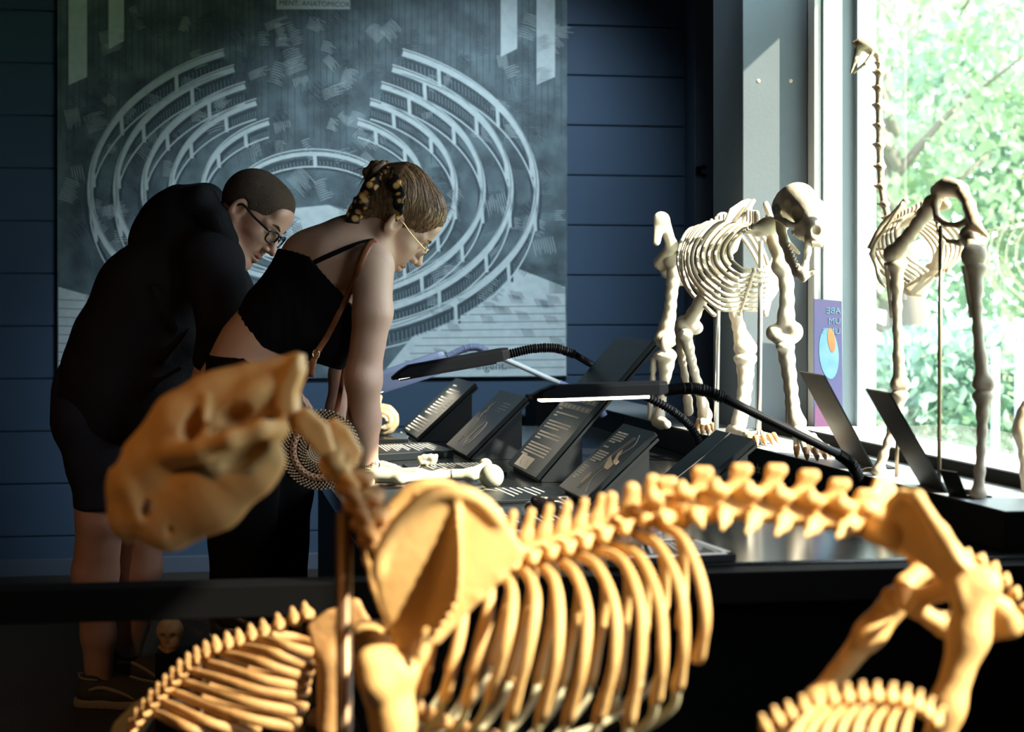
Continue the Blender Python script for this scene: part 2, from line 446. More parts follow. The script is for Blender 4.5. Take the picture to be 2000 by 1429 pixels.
def window(n, b0, b1, z0, z1, a0=A_WIN, rail=0.035):
    fr = MB()
    fr.rbox(a0 + 0.02, a0 + 0.08, b0, b1, z0, z0 + rail); fr.rbox(a0 + 0.02, a0 + 0.08, b0, b1, z1 - rail, z1)
    fr.rbox(a0 + 0.02, a0 + 0.08, b0, b0 + rail, z0, z1); fr.rbox(a0 + 0.02, a0 + 0.08, b1 - rail, b1, z0, z1)
    w = tag(fr.build('window_%d' % n, M['frame']), kind='structure')
    MB().rbox(a0 + 0.045, a0 + 0.053, b0 + rail, b1 - rail, z0 + rail, z1 - rail).build('pane', M['glass'], w)
    return w
window(1, 2.86, 5.14, 0.70, 2.25)
window(2, 0.4, 1.8, 0.70, 2.55)  # unseen near window, sized to put sun on the big cat
# the far jamb: pale face with a white edge strip
j = tag(MB().rbox(1.822, 1.93, 5.13, 5.2, 0.70, 3.2).build('trim_3', M['frame'], bevel=0.002), kind='structure')
MB().rbox(1.798, 1.820, 5.14, 5.2, 0.70, 3.2).build('edge_strip', M['white'], j, bevel=0.002)
# sill behind the plinth
s = tag(MB().rbox(1.63, A_WIN + 0.02, 2.6, 5.14, 0.60, 0.745).build('trim_4', M['sill'], bevel=0.003), kind='structure')
MB().rbox(1.622, 1.640, 2.6, 5.14, 0.60, 0.762).build('sill_rail', M['black'], s, bevel=0.002)
tag(MB().rbox(1.63, A_WIN + 0.02, -2.2, 2.6, 0.60, 0.745).build('trim_5', M['sill'], bevel=0.003), kind='structure')
for (b0, b1, z1, a0) in ((2.86, 5.14, 2.25, A_WIN), (0.4, 1.8, 2.55, A_WIN)):   # sky portals only guide sampling
    d = bpy.data.lights.new('window_portal', 'AREA'); d.shape = 'RECTANGLE'; d.size = b1 - b0; d.size_y = z1 - 0.7
    d.cycles.is_portal = True
    o = bpy.data.objects.new('window_portal', d); COL.objects.link(o)
    o.location = Vector(R(a0 + 0.1, (b0 + b1) / 2, (z1 + 0.7) / 2))
    o.rotation_euler = Vector(R(-1, 0)).to_track_quat('-Z', 'Z').to_euler()

# ================================================================ garden outside
M['lawn'] = mat('lawn_grass', (0.20, 0.32, 0.10), 0.9, noise=(6, (0.12, 0.22, 0.06), 0.4))
M['leaf_a'] = leaf_mat('leaf_bright', (0.24, 0.36, 0.19), (0.52, 0.62, 0.46))
M['leaf_b'] = leaf_mat('leaf_mid', (0.18, 0.30, 0.20), (0.40, 0.53, 0.40))
M['leaf_h'] = leaf_mat('leaf_hedge', (0.20, 0.36, 0.27), (0.48, 0.62, 0.54))
M['bark'] = mat('tree_bark', (0.20, 0.17, 0.14), 0.9)
M['fence'] = mat('fence_metal', (0.45, 0.52, 0.55), 0.4, metal=0.4)
g = tag(MB().rbox(2.08, 60, -40, 60, -0.12, -0.02).build('garden_ground', M['lawn']), kind='structure')
LEAF = np.array([(0, -0.5, 0), (0.28, -0.1, 0.05), (0.2, 0.25, 0.03), (0, 0.55, 0), (-0.2, 0.25, 0.03), (-0.28, -0.1, 0.05)])
def leaf_cloud(pts, size):
    n = len(pts)
    q = rng.normal(size=(n, 4)); q /= np.linalg.norm(q, axis=1)[:, None]
    w, x, y, z = q.T
    Rm = np.stack([1 - 2 * (y * y + z * z), 2 * (x * y - z * w), 2 * (x * z + y * w), 2 * (x * y + z * w), 1 - 2 * (x * x + z * z), 2 * (y * z - x * w), 2 * (x * z - y * w), 2 * (y * z + x * w), 1 - 2 * (x * x + y * y)], 1).reshape(n, 3, 3)
    s = size * rng.uniform(0.6, 1.3, n)
    V = np.einsum('nij,kj->nki', Rm, LEAF) * s[:, None, None] + np.asarray(pts)[:, None, :]
    return V.reshape(-1, 3), (np.arange(n)[:, None] * 6 + np.arange(6)[None, :])
def garden_tree(loc, h, r, n, leaf, mt, label, lean=0.0, crown_lo=0.25):
    t = thing('garden_tree', loc, label, 'tree', 'trees in the garden')
    base = np.array(loc, float)
    mb = MB()
    top = base + np.array((lean, 0, h * 0.8))
    mb.tube(catmull([base, base + np.array((lean * 0.3 + 0.05, 0, h * 0.3)), base + np.array((lean * 0.6 - 0.08, 0.1, h * 0.55)), top], 14), [0.13, 0.1, 0.07, 0.03], 8)
    ctr = []
    for i in range(12):
        a = rng.uniform(0, 6.28); zz = rng.uniform(crown_lo, 0.9); rr = r * rng.uniform(0.35, 0.9)
        st = base + np.array((lean * zz * 0.8, 0, h * zz * 0.75)); en = base + np.array((lean * zz + math.cos(a) * rr, math.sin(a) * rr, h * zz + 0.2))
        mb.tube(catmull([st, (st + en) / 2 + rng.normal(size=3) * 0.1, en], 6), [0.045, 0.025, 0.012], 6)
        ctr.append(en)
    mb.build('trunk', M['bark'], t, smooth=True)
    cc = np.array(ctr)[rng.integers(0, len(ctr), n)]
    v = rng.normal(size=(n, 3)); v /= np.linalg.norm(v, axis=1)[:, None]
    pts = cc + v * (r * 0.5 * rng.uniform(0.2, 1, n) ** 0.5)[:, None]
    V, Fc = leaf_cloud(pts, leaf)
    f = link('foliage', mesh_np('foliage', V, Fc, False), mt, t); f['kind'] = 'stuff'
    return t
garden_tree((3.05, 13.6, 0), 3.6, 1.3, 5200, 0.11, M['leaf_a'], 'bright green tree right behind the bird neck skeleton, beyond the window', -0.2)
garden_tree((4.9, 15.2, 0), 4.6, 1.9, 6500, 0.12, M['leaf_b'], 'mid green tree with a leaning trunk beyond the hedge', 0.5)
garden_tree((3.9, 18.5, 0), 5.0, 2.2, 6000, 0.15, M['leaf_a'], 'tall pale tree furthest back in the garden', 0.1, 0.15)
garden_tree((6.3, 19.0, 0), 5.0, 2.2, 5000, 0.15, M['leaf_b'], 'tall tree at the far side of the garden behind the fence', -0.3, 0.15)
def hedge(x0, x1, y0, y1, h, n, label):
    t = thing('hedge', ((x0 + x1) / 2, (y0 + y1) / 2, 0), label, 'hedge')
    core = MB()
    for i in range(9):
        x = x0 + (x1 - x0) * (i + 0.5) / 9
        core.tube(catmull([(x, (y0 + y1) / 2, 0), (x + rng.normal() * 0.05, (y0 + y1) / 2, h * 0.5), (x + rng.normal() * 0.1, (y0 + y1) / 2, h * 0.9)], 5), [0.03, 0.02, 0.01], 6)
    core.build('stem', M['bark'], t, smooth=True)
    pts = np.stack([rng.uniform(x0, x1, n), rng.uniform(y0, y1, n), rng.uniform(0.05, 1, n) ** 0.8 * h], 1)
    pts[:, 2] += 0.05 * np.sin(pts[:, 0] * 5) * pts[:, 2] / h
    V, Fc = leaf_cloud(pts, 0.10)
    f = link('foliage', mesh_np('foliage', V, Fc, False), M['leaf_h'], t); f['kind'] = 'stuff'
hedge(1.9, 5.2, 10.6, 11.3, 0.98, 6500, 'pale clipped hedge behind the legs of the bird skeleton, outside the window')
fn = thing('garden_fence', (2.55, 9.2, 0), 'grey metal fence in front of the hedge outside the window', 'fence')
for px in (1944, 1990, 2040):
    p = at(px, 800, 9.2); MB().tube([(p[0], 9.2, 0), (p[0], 9.2, EYE - (678 - 600) / 3500 * 9.2)], 0.022, 10).build('post', M['fence'], fn, smooth=True)
pa, pb = at(1940, 716, 9.2), at(2080, 716, 9.2)
MB().tube([pa, pb], 0.014, 8).build('rail', M['fence'], fn, smooth=True)
# ================================================================ touch table, plinth and barrier
Z_TOP, Z_PL = 0.66, 0.733
t = thing('touch_table', R(1.0, 4.6, 0), 'long black touch table with a dark grey worktop along the window', 'table')
MB().rbox(0.30, 1.62, 2.985, 6.55, 0.618, Z_TOP).build('worktop', M['worktop'], t, bevel=0.004)
MB().rbox(0.40, 1.60, 3.10, 3.16, 0.0, 0.618).build('front_panel', M['black'], t)
MB().rbox(0.40, 0.44, 3.16, 6.5, 0.0, 0.618).build('side_panel', M['black'], t)
MB().rbox(0.44, 1.60, 6.46, 6.5, 0.0, 0.618).build('back_panel', M['black'], t)
p = thing('display_plinth', R(1.5, 4.6, Z_TOP), 'low black plinth with white lettering carrying the white skeletons by the window', 'plinth')
cuts = [3.015, 4.66, 6.0, 7.45]
for i in range(3):
    pb_ = MB().rbox(1.413, 1.62, cuts[i] + 0.002, cuts[i + 1] - 0.002, Z_TOP + 0.0005, Z_PL).build('plinth_box', M['black'], p, bevel=0.003); pbx = pb_ if i == 0 else pbx
    MB().rbox(1.414, 1.62, cuts[i] + 0.004, cuts[i + 1] - 0.004, Z_PL, Z_PL + 0.0015).build('plinth_cover', M['cover'], p)
MB().rbox(1.33, 1.413, 7.2, 7.45, 0.0, Z_PL).build('end_block', M['black'], p, bevel=0.003)
MB().rbox(1.43, 1.60, 6.57, 7.2, 0.0, Z_TOP).build('support', M['black'], p)
def text_obj(name, body, size, loc, xdir, ydir, m, parent, align='LEFT', mirror=False, extrude=0.0003):
    c = bpy.data.curves.new(name, 'FONT'); c.body = body; c.size = size; c.align_x = align; c.extrude = extrude
    o = bpy.data.objects.new(name, c); COL.objects.link(o)
    dg = bpy.context.evaluated_depsgraph_get(); me = bpy.data.meshes.new_from_object(o.evaluated_get(dg))
    bpy.data.objects.remove(o); bpy.data.curves.remove(c)
    x = np.asarray(xdir, float) / np.linalg.norm(xdir); y = np.asarray(ydir, float); y = y - x * (x @ y); y /= np.linalg.norm(y)
    Mx = Matrix([(x[0], y[0], np.cross(x, y)[0], loc[0]), (x[1], y[1], np.cross(x, y)[1], loc[1]), (x[2], y[2], np.cross(x, y)[2], loc[2]), (0, 0, 0, 1)])
    if mirror: Mx = Mx @ Matrix.Diagonal((-1, 1, 1, 1))
    me.transform(Mx); me.materials.clear(); me.update()
    return link(name, me, m, parent)
q = on_a(1431, 909, 1.4125)
text_obj('lettering', 'Berühren erlaubt', 0.036, q, R(0, -1), (0, 0, 1), M['print'], pbx)

bar = thing('glass_barrier', R(0.4, 2.9, 0), 'low barrier of clear glass under a black top rail in front of the visitors', 'barrier')
MB().rbox(-1.6, 1.75, 2.905, 2.975, 0.602, 0.655).build('top_rail', M['black'], bar, bevel=0.003)
MB().rbox(-1.6, 1.75, 2.90, 2.98, 0.0, 0.03).build('bottom_rail', M['black'], bar, bevel=0.003)
for i in range(3):
    a0 = -1.6 + i * 1.117
    MB().rbox(a0 + 0.002, a0 + 1.115, 2.936, 2.944, 0.03, 0.602).build('glass_panel', M['case_glass'], bar)

# ---- sloping reading stands
def dashes(mb, o, ux, uy, n, rows, w0, h, seed=0, gap=0.5):
    """rows of print: o corner, ux along the line, uy down the page"""
    r = random.Random(seed)
    for (row, x0, x1) in rows:
        x = x0
        while x < x1 - 0.003:
            L = min(r.uniform(0.010, 0.026), x1 - x)
            a = o + ux * x + uy * row; mb.quadprism([a + n * 0.0006, a + ux * L + n * 0.0006, a + ux * L + uy * h + n * 0.0006, a + uy * h + n * 0.0006], -n * 0.0004)
            x += L + 0.0035
def stand(name, nearlow, width, run, rise, label, ext=None, style=0, thick=0.012, sup=None):
    a0, b0, _ = to_ab(on_z(nearlow[0], nearlow[1], Z_TOP + 0.012))
    b1 = b0 + width; zl = Z_TOP + 0.004
    t = thing(name, R(a0, b0, Z_TOP), label, 'reading stand', 'sloping reading stands on the touch table')
    sr = sup or run
    k = rise / run
    mb = MB(); e = 0.012                                     # support wedge
    A = [R(a0 + 0.012, b0 + e, Z_TOP + 0.001), R(a0 + sr, b0 + e, Z_TOP + 0.001), R(a0 + sr, b0 + e, Z_TOP + k * sr - 0.004)]
    B = [R(a0 + 0.012, b1 - e, Z_TOP + 0.001), R(a0 + sr, b1 - e, Z_TOP + 0.001), R(a0 + sr, b1 - e, Z_TOP + k * sr - 0.004)]
    mb.add(A + B, [(0, 1, 2), (5, 4, 3), (0, 3, 4, 1), (1, 4, 5, 2), (2, 5, 3, 0)]); mb.build('wedge', M['dark_side'], t)
    R2 = ext[0] if ext else run
    d = np.array(R(1, 0, k)); d /= np.linalg.norm(d); n = np.cross(d, R(0, 1)); n /= np.linalg.norm(n)
    if n[2] < 0: n = -n
    L = math.hypot(R2, R2 * k) + 0.012
    o = R(a0, b1, zl + 0.010)
    sx = R(0, -1)                                            # along a line of print
    top = [o, o + sx * width, o + sx * width + d * L, o + d * L]
    bd = MB().quadprism(top, -n * thick).build('board', M['panel'], t, bevel=0.0015)
    low = [x - n * (thick + 0.0035) for x in top]
    MB().quadprism([low[0] - n * 0.0 + d * 0.004, low[1] + d * 0.004, low[2] - d * 0.004, low[3] - d * 0.004], -n * 0.006).build('back_board', M['dark_side'], t)
    rs = random.Random(hash(label) % 1000)
    pr = MB(); od = o + d * L; down = -d
    return bd, pr, od, sx, down, n, L
def fin(pr, t, m='print', nm='print'):
    if pr.v: pr.build(nm, M[m], t)
def blk(rows, y0, n, x0, x1, pitch=0.0075, short=0.6):
    for i in range(n): rows.append((y0 + i * pitch, x0, x1 if i < n - 1 else x0 + (x1 - x0) * short))
    return y0 + n * pitch

tA, pr, od, sx, dn, n, L = stand('reading_stand', (814, 856), 0.45, 0.184, 0.170, 'black reading stand with dense white text, furthest back beside the blue wall')
rows = []; y = 0.03
y = blk(rows, y, 1, 0.10, 0.24); y = blk(rows, y + 0.012, 2, 0.10, 0.36, 0.013); y = blk(rows, y + 0.012, 7, 0.10, 0.40, 0.0125); y = blk(rows, y + 0.014, 6, 0.06, 0.38, 0.012, 0.4); y = blk(rows, y + 0.012, 2, 0.05, 0.3, 0.012)
dashes(pr, od, sx, dn, n, rows, 0, 0.0052, 1); fin(pr, tA)
tB, pr, od, sx, dn, n, L = stand('reading_stand', (911, 891), 0.44, 0.164, 0.160, 'black reading stand with a thin bone and loop drawing, second from the back')
rows = []; blk(rows, 0.04, 4, 0.22, 0.36, 0.011); dashes(pr, od, sx, dn, n, rows, 0, 0.0035, 2); fin(pr, tB, 'print_dim', 'caption')
def P2(od, sx, dn, n, x, y, h=0.0008): return od + sx * x + dn * y + n * h
pr = MB()
pr.tube(catmull([P2(od, sx, dn, n, 0.10 + 0.015 * math.sin(i * 2.1), 0.045 + 0.010 * i) for i in range(9)], 30), [0.001, 0.006, 0.009, 0.008, 0.010, 0.007, 0.004, 0.002], 6, flat=0.1, fdir=n)
for dx in (-0.012, 0.012):
    pr.tube([P2(od, sx, dn, n, 0.13 + dx, 0.12), P2(od, sx, dn, n, 0.14 + dx, 0.19)], 0.0012, 5)
pr.tube([P2(od, sx, dn, n, 0.118, 0.19), P2(od, sx, dn, n, 0.165, 0.19)], 0.002, 5)
pr.tube([P2(od, sx, dn, n, 0.14, 0.19), P2(od, sx, dn, n, 0.145, 0.215)], [0.003, 0.009], 6, flat=0.1, fdir=n)
pr.tube([P2(od, sx, dn, n, 0.27, 0.12 + 0.05 - 0.05 * math.cos(i * 0.3) ) + sx * 0.045 * math.sin(i * 0.3) for i in range(22)], 0.0012, 5)
pr.tube([P2(od, sx, dn, n, 0.26, 0.19), P2(od, sx, dn, n, 0.25, 0.215)], [0.003, 0.008], 6, flat=0.1, fdir=n)
fin(pr, tB, 'print', 'drawing')
tC, pr, od, sx, dn, n, L = stand('reading_stand', (1046, 934), 0.42, 0.122, 0.138, 'tall two-part black reading stand with a picture strip and a white square, in the middle', ext=(0.296,), sup=0.122)
rows = []; y0 = L * 0.55; y = blk(rows, y0, 1, 0.04, 0.12); y = blk(rows, y + 0.006, 2, 0.05, 0.34, 0.010, 0.15); y = blk(rows, y + 0.010, 3, 0.05, 0.34, 0.010, 0.7); y = blk(rows, y + 0.008, 3, 0.05, 0.34, 0.010, 0.25); y = blk(rows, y + 0.008, 5, 0.05, 0.34, 0.0095, 0.3)
dashes(pr, od, sx, dn, n, rows, 0, 0.0048, 3); fin(pr, tC)
pr = MB(); c = [P2(od, sx, dn, n, x, yy) for x, yy in ((0.08, L * 0.905), (0.26, L * 0.905), (0.26, L * 0.985), (0.08, L * 0.985))]; pr.quadprism(c, -n * 0.0004); fin(pr, tC, 'print', 'white_square')
pr = MB(); pr.tube(catmull([P2(od, sx, dn, n, 0.13, L * 0.92, 0.0012), P2(od, sx, dn, n, 0.12, L * 0.94, 0.0012), P2(od, sx, dn, n, 0.15, L * 0.97, 0.0012)], 9), 0.0012, 5, flat=0.1, fdir=n); pr.tube([P2(od, sx, dn, n, 0.20, L * 0.93, 0.0012), P2(od, sx, dn, n, 0.22, L * 0.965, 0.0012)], 0.0012, 5, flat=0.1, fdir=n); fin(pr, tC, 'print_dim', 'sketch')
for r_ in (0.455, 0.51):
    s_ = MB(); s_.quadprism([P2(od, sx, dn, n, x, yy) for x, yy in ((0.01, L * r_), (0.41, L * r_), (0.41, L * (r_ + 0.035)), (0.01, L * (r_ + 0.035)))], -n * 0.0005); s_.build('picture_strip', M['print_dim'], tC)
    s_ = MB()
    for i in range(7):
        c = P2(od, sx, dn, n, 0.04 + i * 0.055, L * (r_ + 0.018), 0.0012); s_.tube([c - n * 0.0004, c + n * 0.0003], 0.006, 8)
    s_.build('frame_dots', M['print'], tC)
tD, pr, od, sx, dn, n, L = stand('reading_stand', (1142, 977), 0.30, 0.150, 0.140, 'black reading stand with a line drawing of a limb, nearest the camera')
rows = []; y = 0.025
y = blk(rows, y, 5, 0.03, 0.13, 0.0075); y = blk(rows, y + 0.010, 1, 0.03, 0.11); y = blk(rows, y + 0.008, 5, 0.03, 0.13, 0.0075); y = blk(rows, y + 0.012, 6, 0.03, 0.08, 0.0075)
dashes(pr, od, sx, dn, n, rows, 0, 0.0042, 5); fin(pr, tD)
pr = MB()
for dx in (-0.008, 0.008): pr.tube(catmull([P2(od, sx, dn, n, 0.21 + dx, 0.03), P2(od, sx, dn, n, 0.175 + dx, 0.09), P2(od, sx, dn, n, 0.165 + dx, 0.15), P2(od, sx, dn, n, 0.17 + dx, 0.20)], 12), 0.0010, 5)
pr.tube(catmull([P2(od, sx, dn, n, 0.225, 0.02), P2(od, sx, dn, n, 0.26, 0.05), P2(od, sx, dn, n, 0.225, 0.09), P2(od, sx, dn, n, 0.20, 0.16), P2(od, sx, dn, n, 0.25, 0.2)], 16), 0.0009, 5)
fin(pr, tD, 'print_dim', 'outline')
pr = MB(); pr.tube(catmull([P2(od, sx, dn, n, 0.205, 0.075), P2(od, sx, dn, n, 0.235, 0.10), P2(od, sx, dn, n, 0.27, 0.105)], 8), [0.010, 0.008, 0.006], 6, flat=0.08, fdir=n)
pr.tube(catmull([P2(od, sx, dn, n, 0.165, 0.095), P2(od, sx, dn, n, 0.205, 0.115), P2(od, sx, dn, n, 0.245, 0.12)], 8), [0.005, 0.014, 0.010], 6, flat=0.08, fdir=n)
pr.tube(catmull([P2(od, sx, dn, n, 0.150, 0.150), P2(od, sx, dn, n, 0.15, 0.165), P2(od, sx, dn, n, 0.155, 0.185)], 8), [0.005, 0.014, 0.008], 6, flat=0.08, fdir=n)
fin(pr, tD, 'print_tan', 'muscle')
tE, pr, od, sx, dn, n, L = stand('reading_stand', (1338, 972), 0.30, 0.150, 0.122, 'plain black reading stand with one thin line, in front of the plinth lettering')
pr.tube([P2(od, sx, dn, n, 0.12, 0.0), P2(od, sx, dn, n, 0.13, 0.08), P2(od, sx, dn, n, 0.11, L)], 0.0009, 5); rows = []; blk(rows, L - 0.03, 2, 0.03, 0.22, 0.010); dashes(pr, od, sx, dn, n, rows, 0, 0.004, 8); fin(pr, tE, 'print_dim')

# ---- flat text plates
def plate(px4, th, label, m='panel', prints=(), z=Z_TOP, border=None, cat='text plate', under=0):
    zt = z + th
    c = [on_z(x, y, zt) for x, y in px4]                     # far left, far right, near right, near left
    ctr = sum(c) / 4
    t = thing('text_plate', (ctr[0], ctr[1], z), label, cat, 'flat text plates on the touch table')
    bd = MB().quadprism(c, (0, 0, -th + 0.0005)).build('board', M[m], t, bevel=0.0015)
    n = np.array((0, 0, 1.0))
    def Q(u, v): return (c[0] * (1 - u) + c[1] * u) * (1 - v) + (c[3] * (1 - u) + c[2] * u) * v + n * 0.0006
    for kind, data in prints:
        pr = MB()
        if kind == 'rows':
            for (u0, u1, v0, v1, cnt) in data:                # slanted rows of print
                for i in range(cnt):
                    u = u0 + (u1 - u0) * i / max(cnt - 1, 1)
                    pr.tube([Q(u, v0), Q(u + 0.0, v1 - 0.12 * (i % 3))], 0.0022, 4, flat=0.15, fdir=n)
            pr.build('print', M['print'], bd)
        elif kind == 'lines':
            for pts in data: pr.tube(catmull([Q(*p_) for p_ in pts], 14), 0.0016, 4, flat=0.2, fdir=n)
            pr.build('drawing', M['print_tan'], bd)
        elif kind == 'border':
            w = data
            for (u0, v0, u1, v1) in ((0, 0, 1, w), (0, 1 - w, 1, 1), (0, 0, w * 0.6, 1), (1 - w * 0.6, 0, 1, 1)):
                pr.quadprism([Q(u0, v0), Q(u1, v0), Q(u1, v1), Q(u0, v1)], (0, 0, -0.0004))
            pr.build('border', M['print'], bd)
    return t
plate([(700, 846), (792, 845), (798, 857), (712, 858)], 0.03, 'grey plate under the coiled horn beside the bare forearm', 'worktop')
plate([(700, 868), (838, 863), (886, 878), (720, 888)], 0.022, 'thick plate with a glossy top in front of the furthest reading stand', prints=[('rows', [(0.25, 0.55, 0.15, 0.8, 8), (0.62, 0.9, 0.2, 0.9, 6)])])
plate([(786, 906), (938, 902), (990, 921), (830, 930)], 0.010, 'plate with a tan line drawing under the small vertebra', prints=[('rows', [(0.25, 0.46, 0.05, 0.5, 5), (0.5, 0.66, 0.05, 0.5, 4), (0.7, 0.92, 0.05, 0.75, 5)]), ('lines', [[(0.02, 0.35), (0.12, 0.30), (0.2, 0.1)], [(0.15, 0.8), (0.35, 0.5), (0.5, 0.72), (0.8, 0.5)], [(0.3, 0.2), (0.38, 0.5), (0.6, 0.62)]])])
plate([(700, 909), (762, 907), (782, 920), (706, 924)], 0.004, 'small thin plate peeking out behind the resting hand', prints=[('rows', [(0.4, 0.8, 0.2, 0.8, 3)])])
plate([(700, 957), (1062, 949), (1121, 971), (745, 986)], 0.008, 'widest blue-black plate under the long limb bone', prints=[('rows', [(0.72, 0.92, 0.1, 0.75, 6)]), ('lines', [[(0.6, 0.3), (0.66, 0.2), (0.7, 0.32), (0.66, 0.1)]])])
plate([(935, 1003), (985, 1002), (1032, 1026), (960, 1028)], 0.006, 'small plate behind the first spines of the big cat skeleton', prints=[('rows', [(0.2, 0.9, 0.1, 0.9, 5)])])
plate([(1018, 1004), (1190, 999), (1235, 1023), (1055, 1028)], 0.008, 'text plate behind the middle back spines of the big cat skeleton', prints=[('rows', [(0.1, 0.4, 0.2, 0.8, 5), (0.7, 0.95, 0.1, 0.8, 6)])])
plate([(1205, 1056), (1352, 1051), (1438, 1081), (1180, 1093)], 0.014, 'white-bordered text plate at the front edge of the worktop', prints=[('border', 0.10), ('rows', [(0.18, 0.5, 0.2, 0.8, 6), (0.6, 0.9, 0.2, 0.85, 7)])])

# ---- three bent strip lamps clamped to the plinth
M['lamp'] = mat('lamp_black', (0.005, 0.006, 0.009), 0.5, spec=0.10)
M['lamp_sheen'] = mat('painted_lamp_sheen', (0.26, 0.29, 0.44), 0.35)  # lavender colour stands in for the reflection on the furthest lamp
M['led'] = mat('led_strip', (1, 1, 1), 0.5, emit=((1.0, 0.86, 0.62), 26.0))
def strip_lamp(b, head, flex1, arm_end, flex2, label, power, hw=0.030, mh='lamp', r=0.010, out=0.005):
    """every list is (px,py) on the vertical plane b of the room"""
    W = lambda q: on_b(q[0], q[1], b)
    base = W(flex2[-1])
    t = thing('strip_lamp', (base[0], base[1], Z_TOP), label, 'lamp', 'bent strip lamps over the touch table')
    s = R(0, 1)
    tip, root = W(head[0]), W(head[1]); d = (root - tip) / np.linalg.norm(root - tip); up = np.cross(d, s); up = up if up[2] > 0 else -up
    hh = head[2]
    prof = [(0, -hh * 0.35, 0.75), (0.035, hh * 0.1, 1.0), (0.10, hh * 0.55, 1.0)]
    mb = MB(); Ln = np.linalg.norm(root - tip)
    st = [(0, 0.02, 0.25, 0.8), (0.022, 0.02, 0.62, 1.0), (0.05, 0.0, 0.95, 1.0), (Ln - 0.02, 0.0, 1.0, 1.0), (Ln, 0.15, 0.95, 0.8)]
    V = []
    for (x, lo, hi, w) in st:
        c = tip + d * x
        for sg, zz in ((-1, lo), (1, lo), (1, hi * 0.8), (0.7, hi), (-0.7, hi), (-1, hi * 0.8)):
            V.append(c + s * hw * w * sg + up * hh * zz)
    Fc = [tuple(range(5, -1, -1)), tuple(24 + i for i in range(6))] + [(i * 6 + k, i * 6 + (k + 1) % 6, (i + 1) * 6 + (k + 1) % 6, (i + 1) * 6 + k) for i in range(4) for k in range(6)]
    mb.add(V, Fc); hd_ = mb.build('lamp_head', M[mh], t, bevel=0.0012)
    l0, l1 = tip + d * 0.02 - up * 0.0003, tip + d * (Ln * 0.86) - up * 0.0003
    MB().quadprism([l0 - s * hw * 0.7, l0 + s * hw * 0.7, l1 + s * hw * 0.7, l1 - s * hw * 0.7], -up * max(out, 0.0015)).build('light_strip', M['led'], hd_)
    if out == 0.0:
        for sg in (-1, 1):
            e0, e1 = tip + d * 0.018 + s * hw * sg * 0.97, tip + d * (Ln * 0.88) + s * hw * sg * 0.97; w2 = s * 0.0015
            MB().quadprism([e0 - w2, e0 + w2, e1 + w2, e1 - w2], -up * 0.0042).build('shade_lip', M[mh], hd_)
    def flex(pts, r0, name='flex_neck'):
        P = catmull([W(q) for q in pts], 90); n = len(P)
        rr = r0 * (1 + 0.10 * np.sign(np.sin(np.arange(n) * math.pi / 1.5)))
        mb = MB(); mb.tube(P, rr, 14, flat=1.3, fdir=s); mb.build(name, M['lamp'] if mh == 'lamp' else M[mh], t, smooth=False)
    flex(flex1, r * 1.25)
    MB().tube(catmull([W(flex1[-1]), W(arm_end)], 6), [r, r * 0.95], 12, flat=1.3, fdir=s).build('arm', M['lamp'] if mh == 'lamp' else M['white'], t, smooth=True)
    flex(flex2, r * 1.2, 'flex_foot')
    return t
strip_lamp(3.72, ((1036, 779), (1300, 770), 0.030), [(1298, 763), (1330, 759), (1365, 760), (1412, 776)], (1640, 888), [(1638, 887), (1660, 903), (1674, 925), (1682, 955)], 'black bent strip lamp with a glowing white underside, nearest the camera', 2)
strip_lamp(4.96, ((766, 742), (994, 702), 0.036), [(992, 692), (1040, 681), (1085, 680), (1122, 692)], (1258, 772), [(1256, 771), (1310, 800), (1350, 835), (1372, 885)], 'black bent strip lamp in the middle of the row, seen side on', 2, out=0.0)
strip_lamp(6.2, ((722, 772), (876, 722), 0.072), [(874, 697), (905, 682), (930, 678), (952, 686)], (1092, 748), [(1092, 748), (1130, 766), (1165, 785), (1180, 812)], 'pale reflecting strip lamp furthest back, before the big engraving', 2, mh='lamp_sheen', out=0.0)
# ================================================================ big cat skeleton in the foreground
M['bone_warm'] = mat('aged_bone', (0.77, 0.50, 0.22), 0.55, noise=(9, (0.58, 0.32, 0.10), 0.7, 6), bump=(70, 0.12), spec=0.35)
M['cartilage'] = mat('dried_cartilage', (0.46, 0.42, 0.28), 0.5, noise=(14, (0.34, 0.30, 0.17), 0.5))
M['bone_brown_shaded'] = mat('brown_shaded_bone', (0.50, 0.29, 0.12), 0.6, noise=(25, (0.32, 0.16, 0.055), 0.6, 6), bump=(60, 0.2), spec=0.3)  # brown bone; also paints shade into the cat neck and small rib cage
CY0 = 2.10
def cp(px, py, w=0.0): return at(px, py, CY0 + w)
def cr(n): return n * CY0 / F_PX
AXY = np.array([(1, 0, 0), (0, 0, 1), (0, 1, 0)], float)      # columns: x, y, z  (image plane + depth)
IMG = np.array([(1, 0, 0), (0, 0, 1), (0, 1, 0)], float).T    # x, z, depth
def imgM(ang=0.0):
    """columns: first axis turned by ang in the image (px right, py down), second perpendicular in the image, third the depth"""
    c, s_ = math.cos(ang), math.sin(ang)
    return np.array([(c, 0, -s_), (s_, 0, c), (0, 1, 0)], float).T
def imgplate(f, pts, w, th, k=0.006, bend=None, rnd=0.0, cpf=None, op='u'):
    cpf = cpf or cp
    P = np.array([cpf(x, y, w) for x, y in pts]); o = P.mean(0)
    f.plate([(p[0] - o[0], p[2] - o[2]) for p in P], th, np.array([(1, 0, 0), (0, 0, 1), (0, 1, 0)], float).T, o, k, op, bend, rnd)
cat = thing('big_cat_skeleton', (0.1, CY0, 0), 'golden brown big cat skeleton standing blurred in the foreground', 'skeleton')

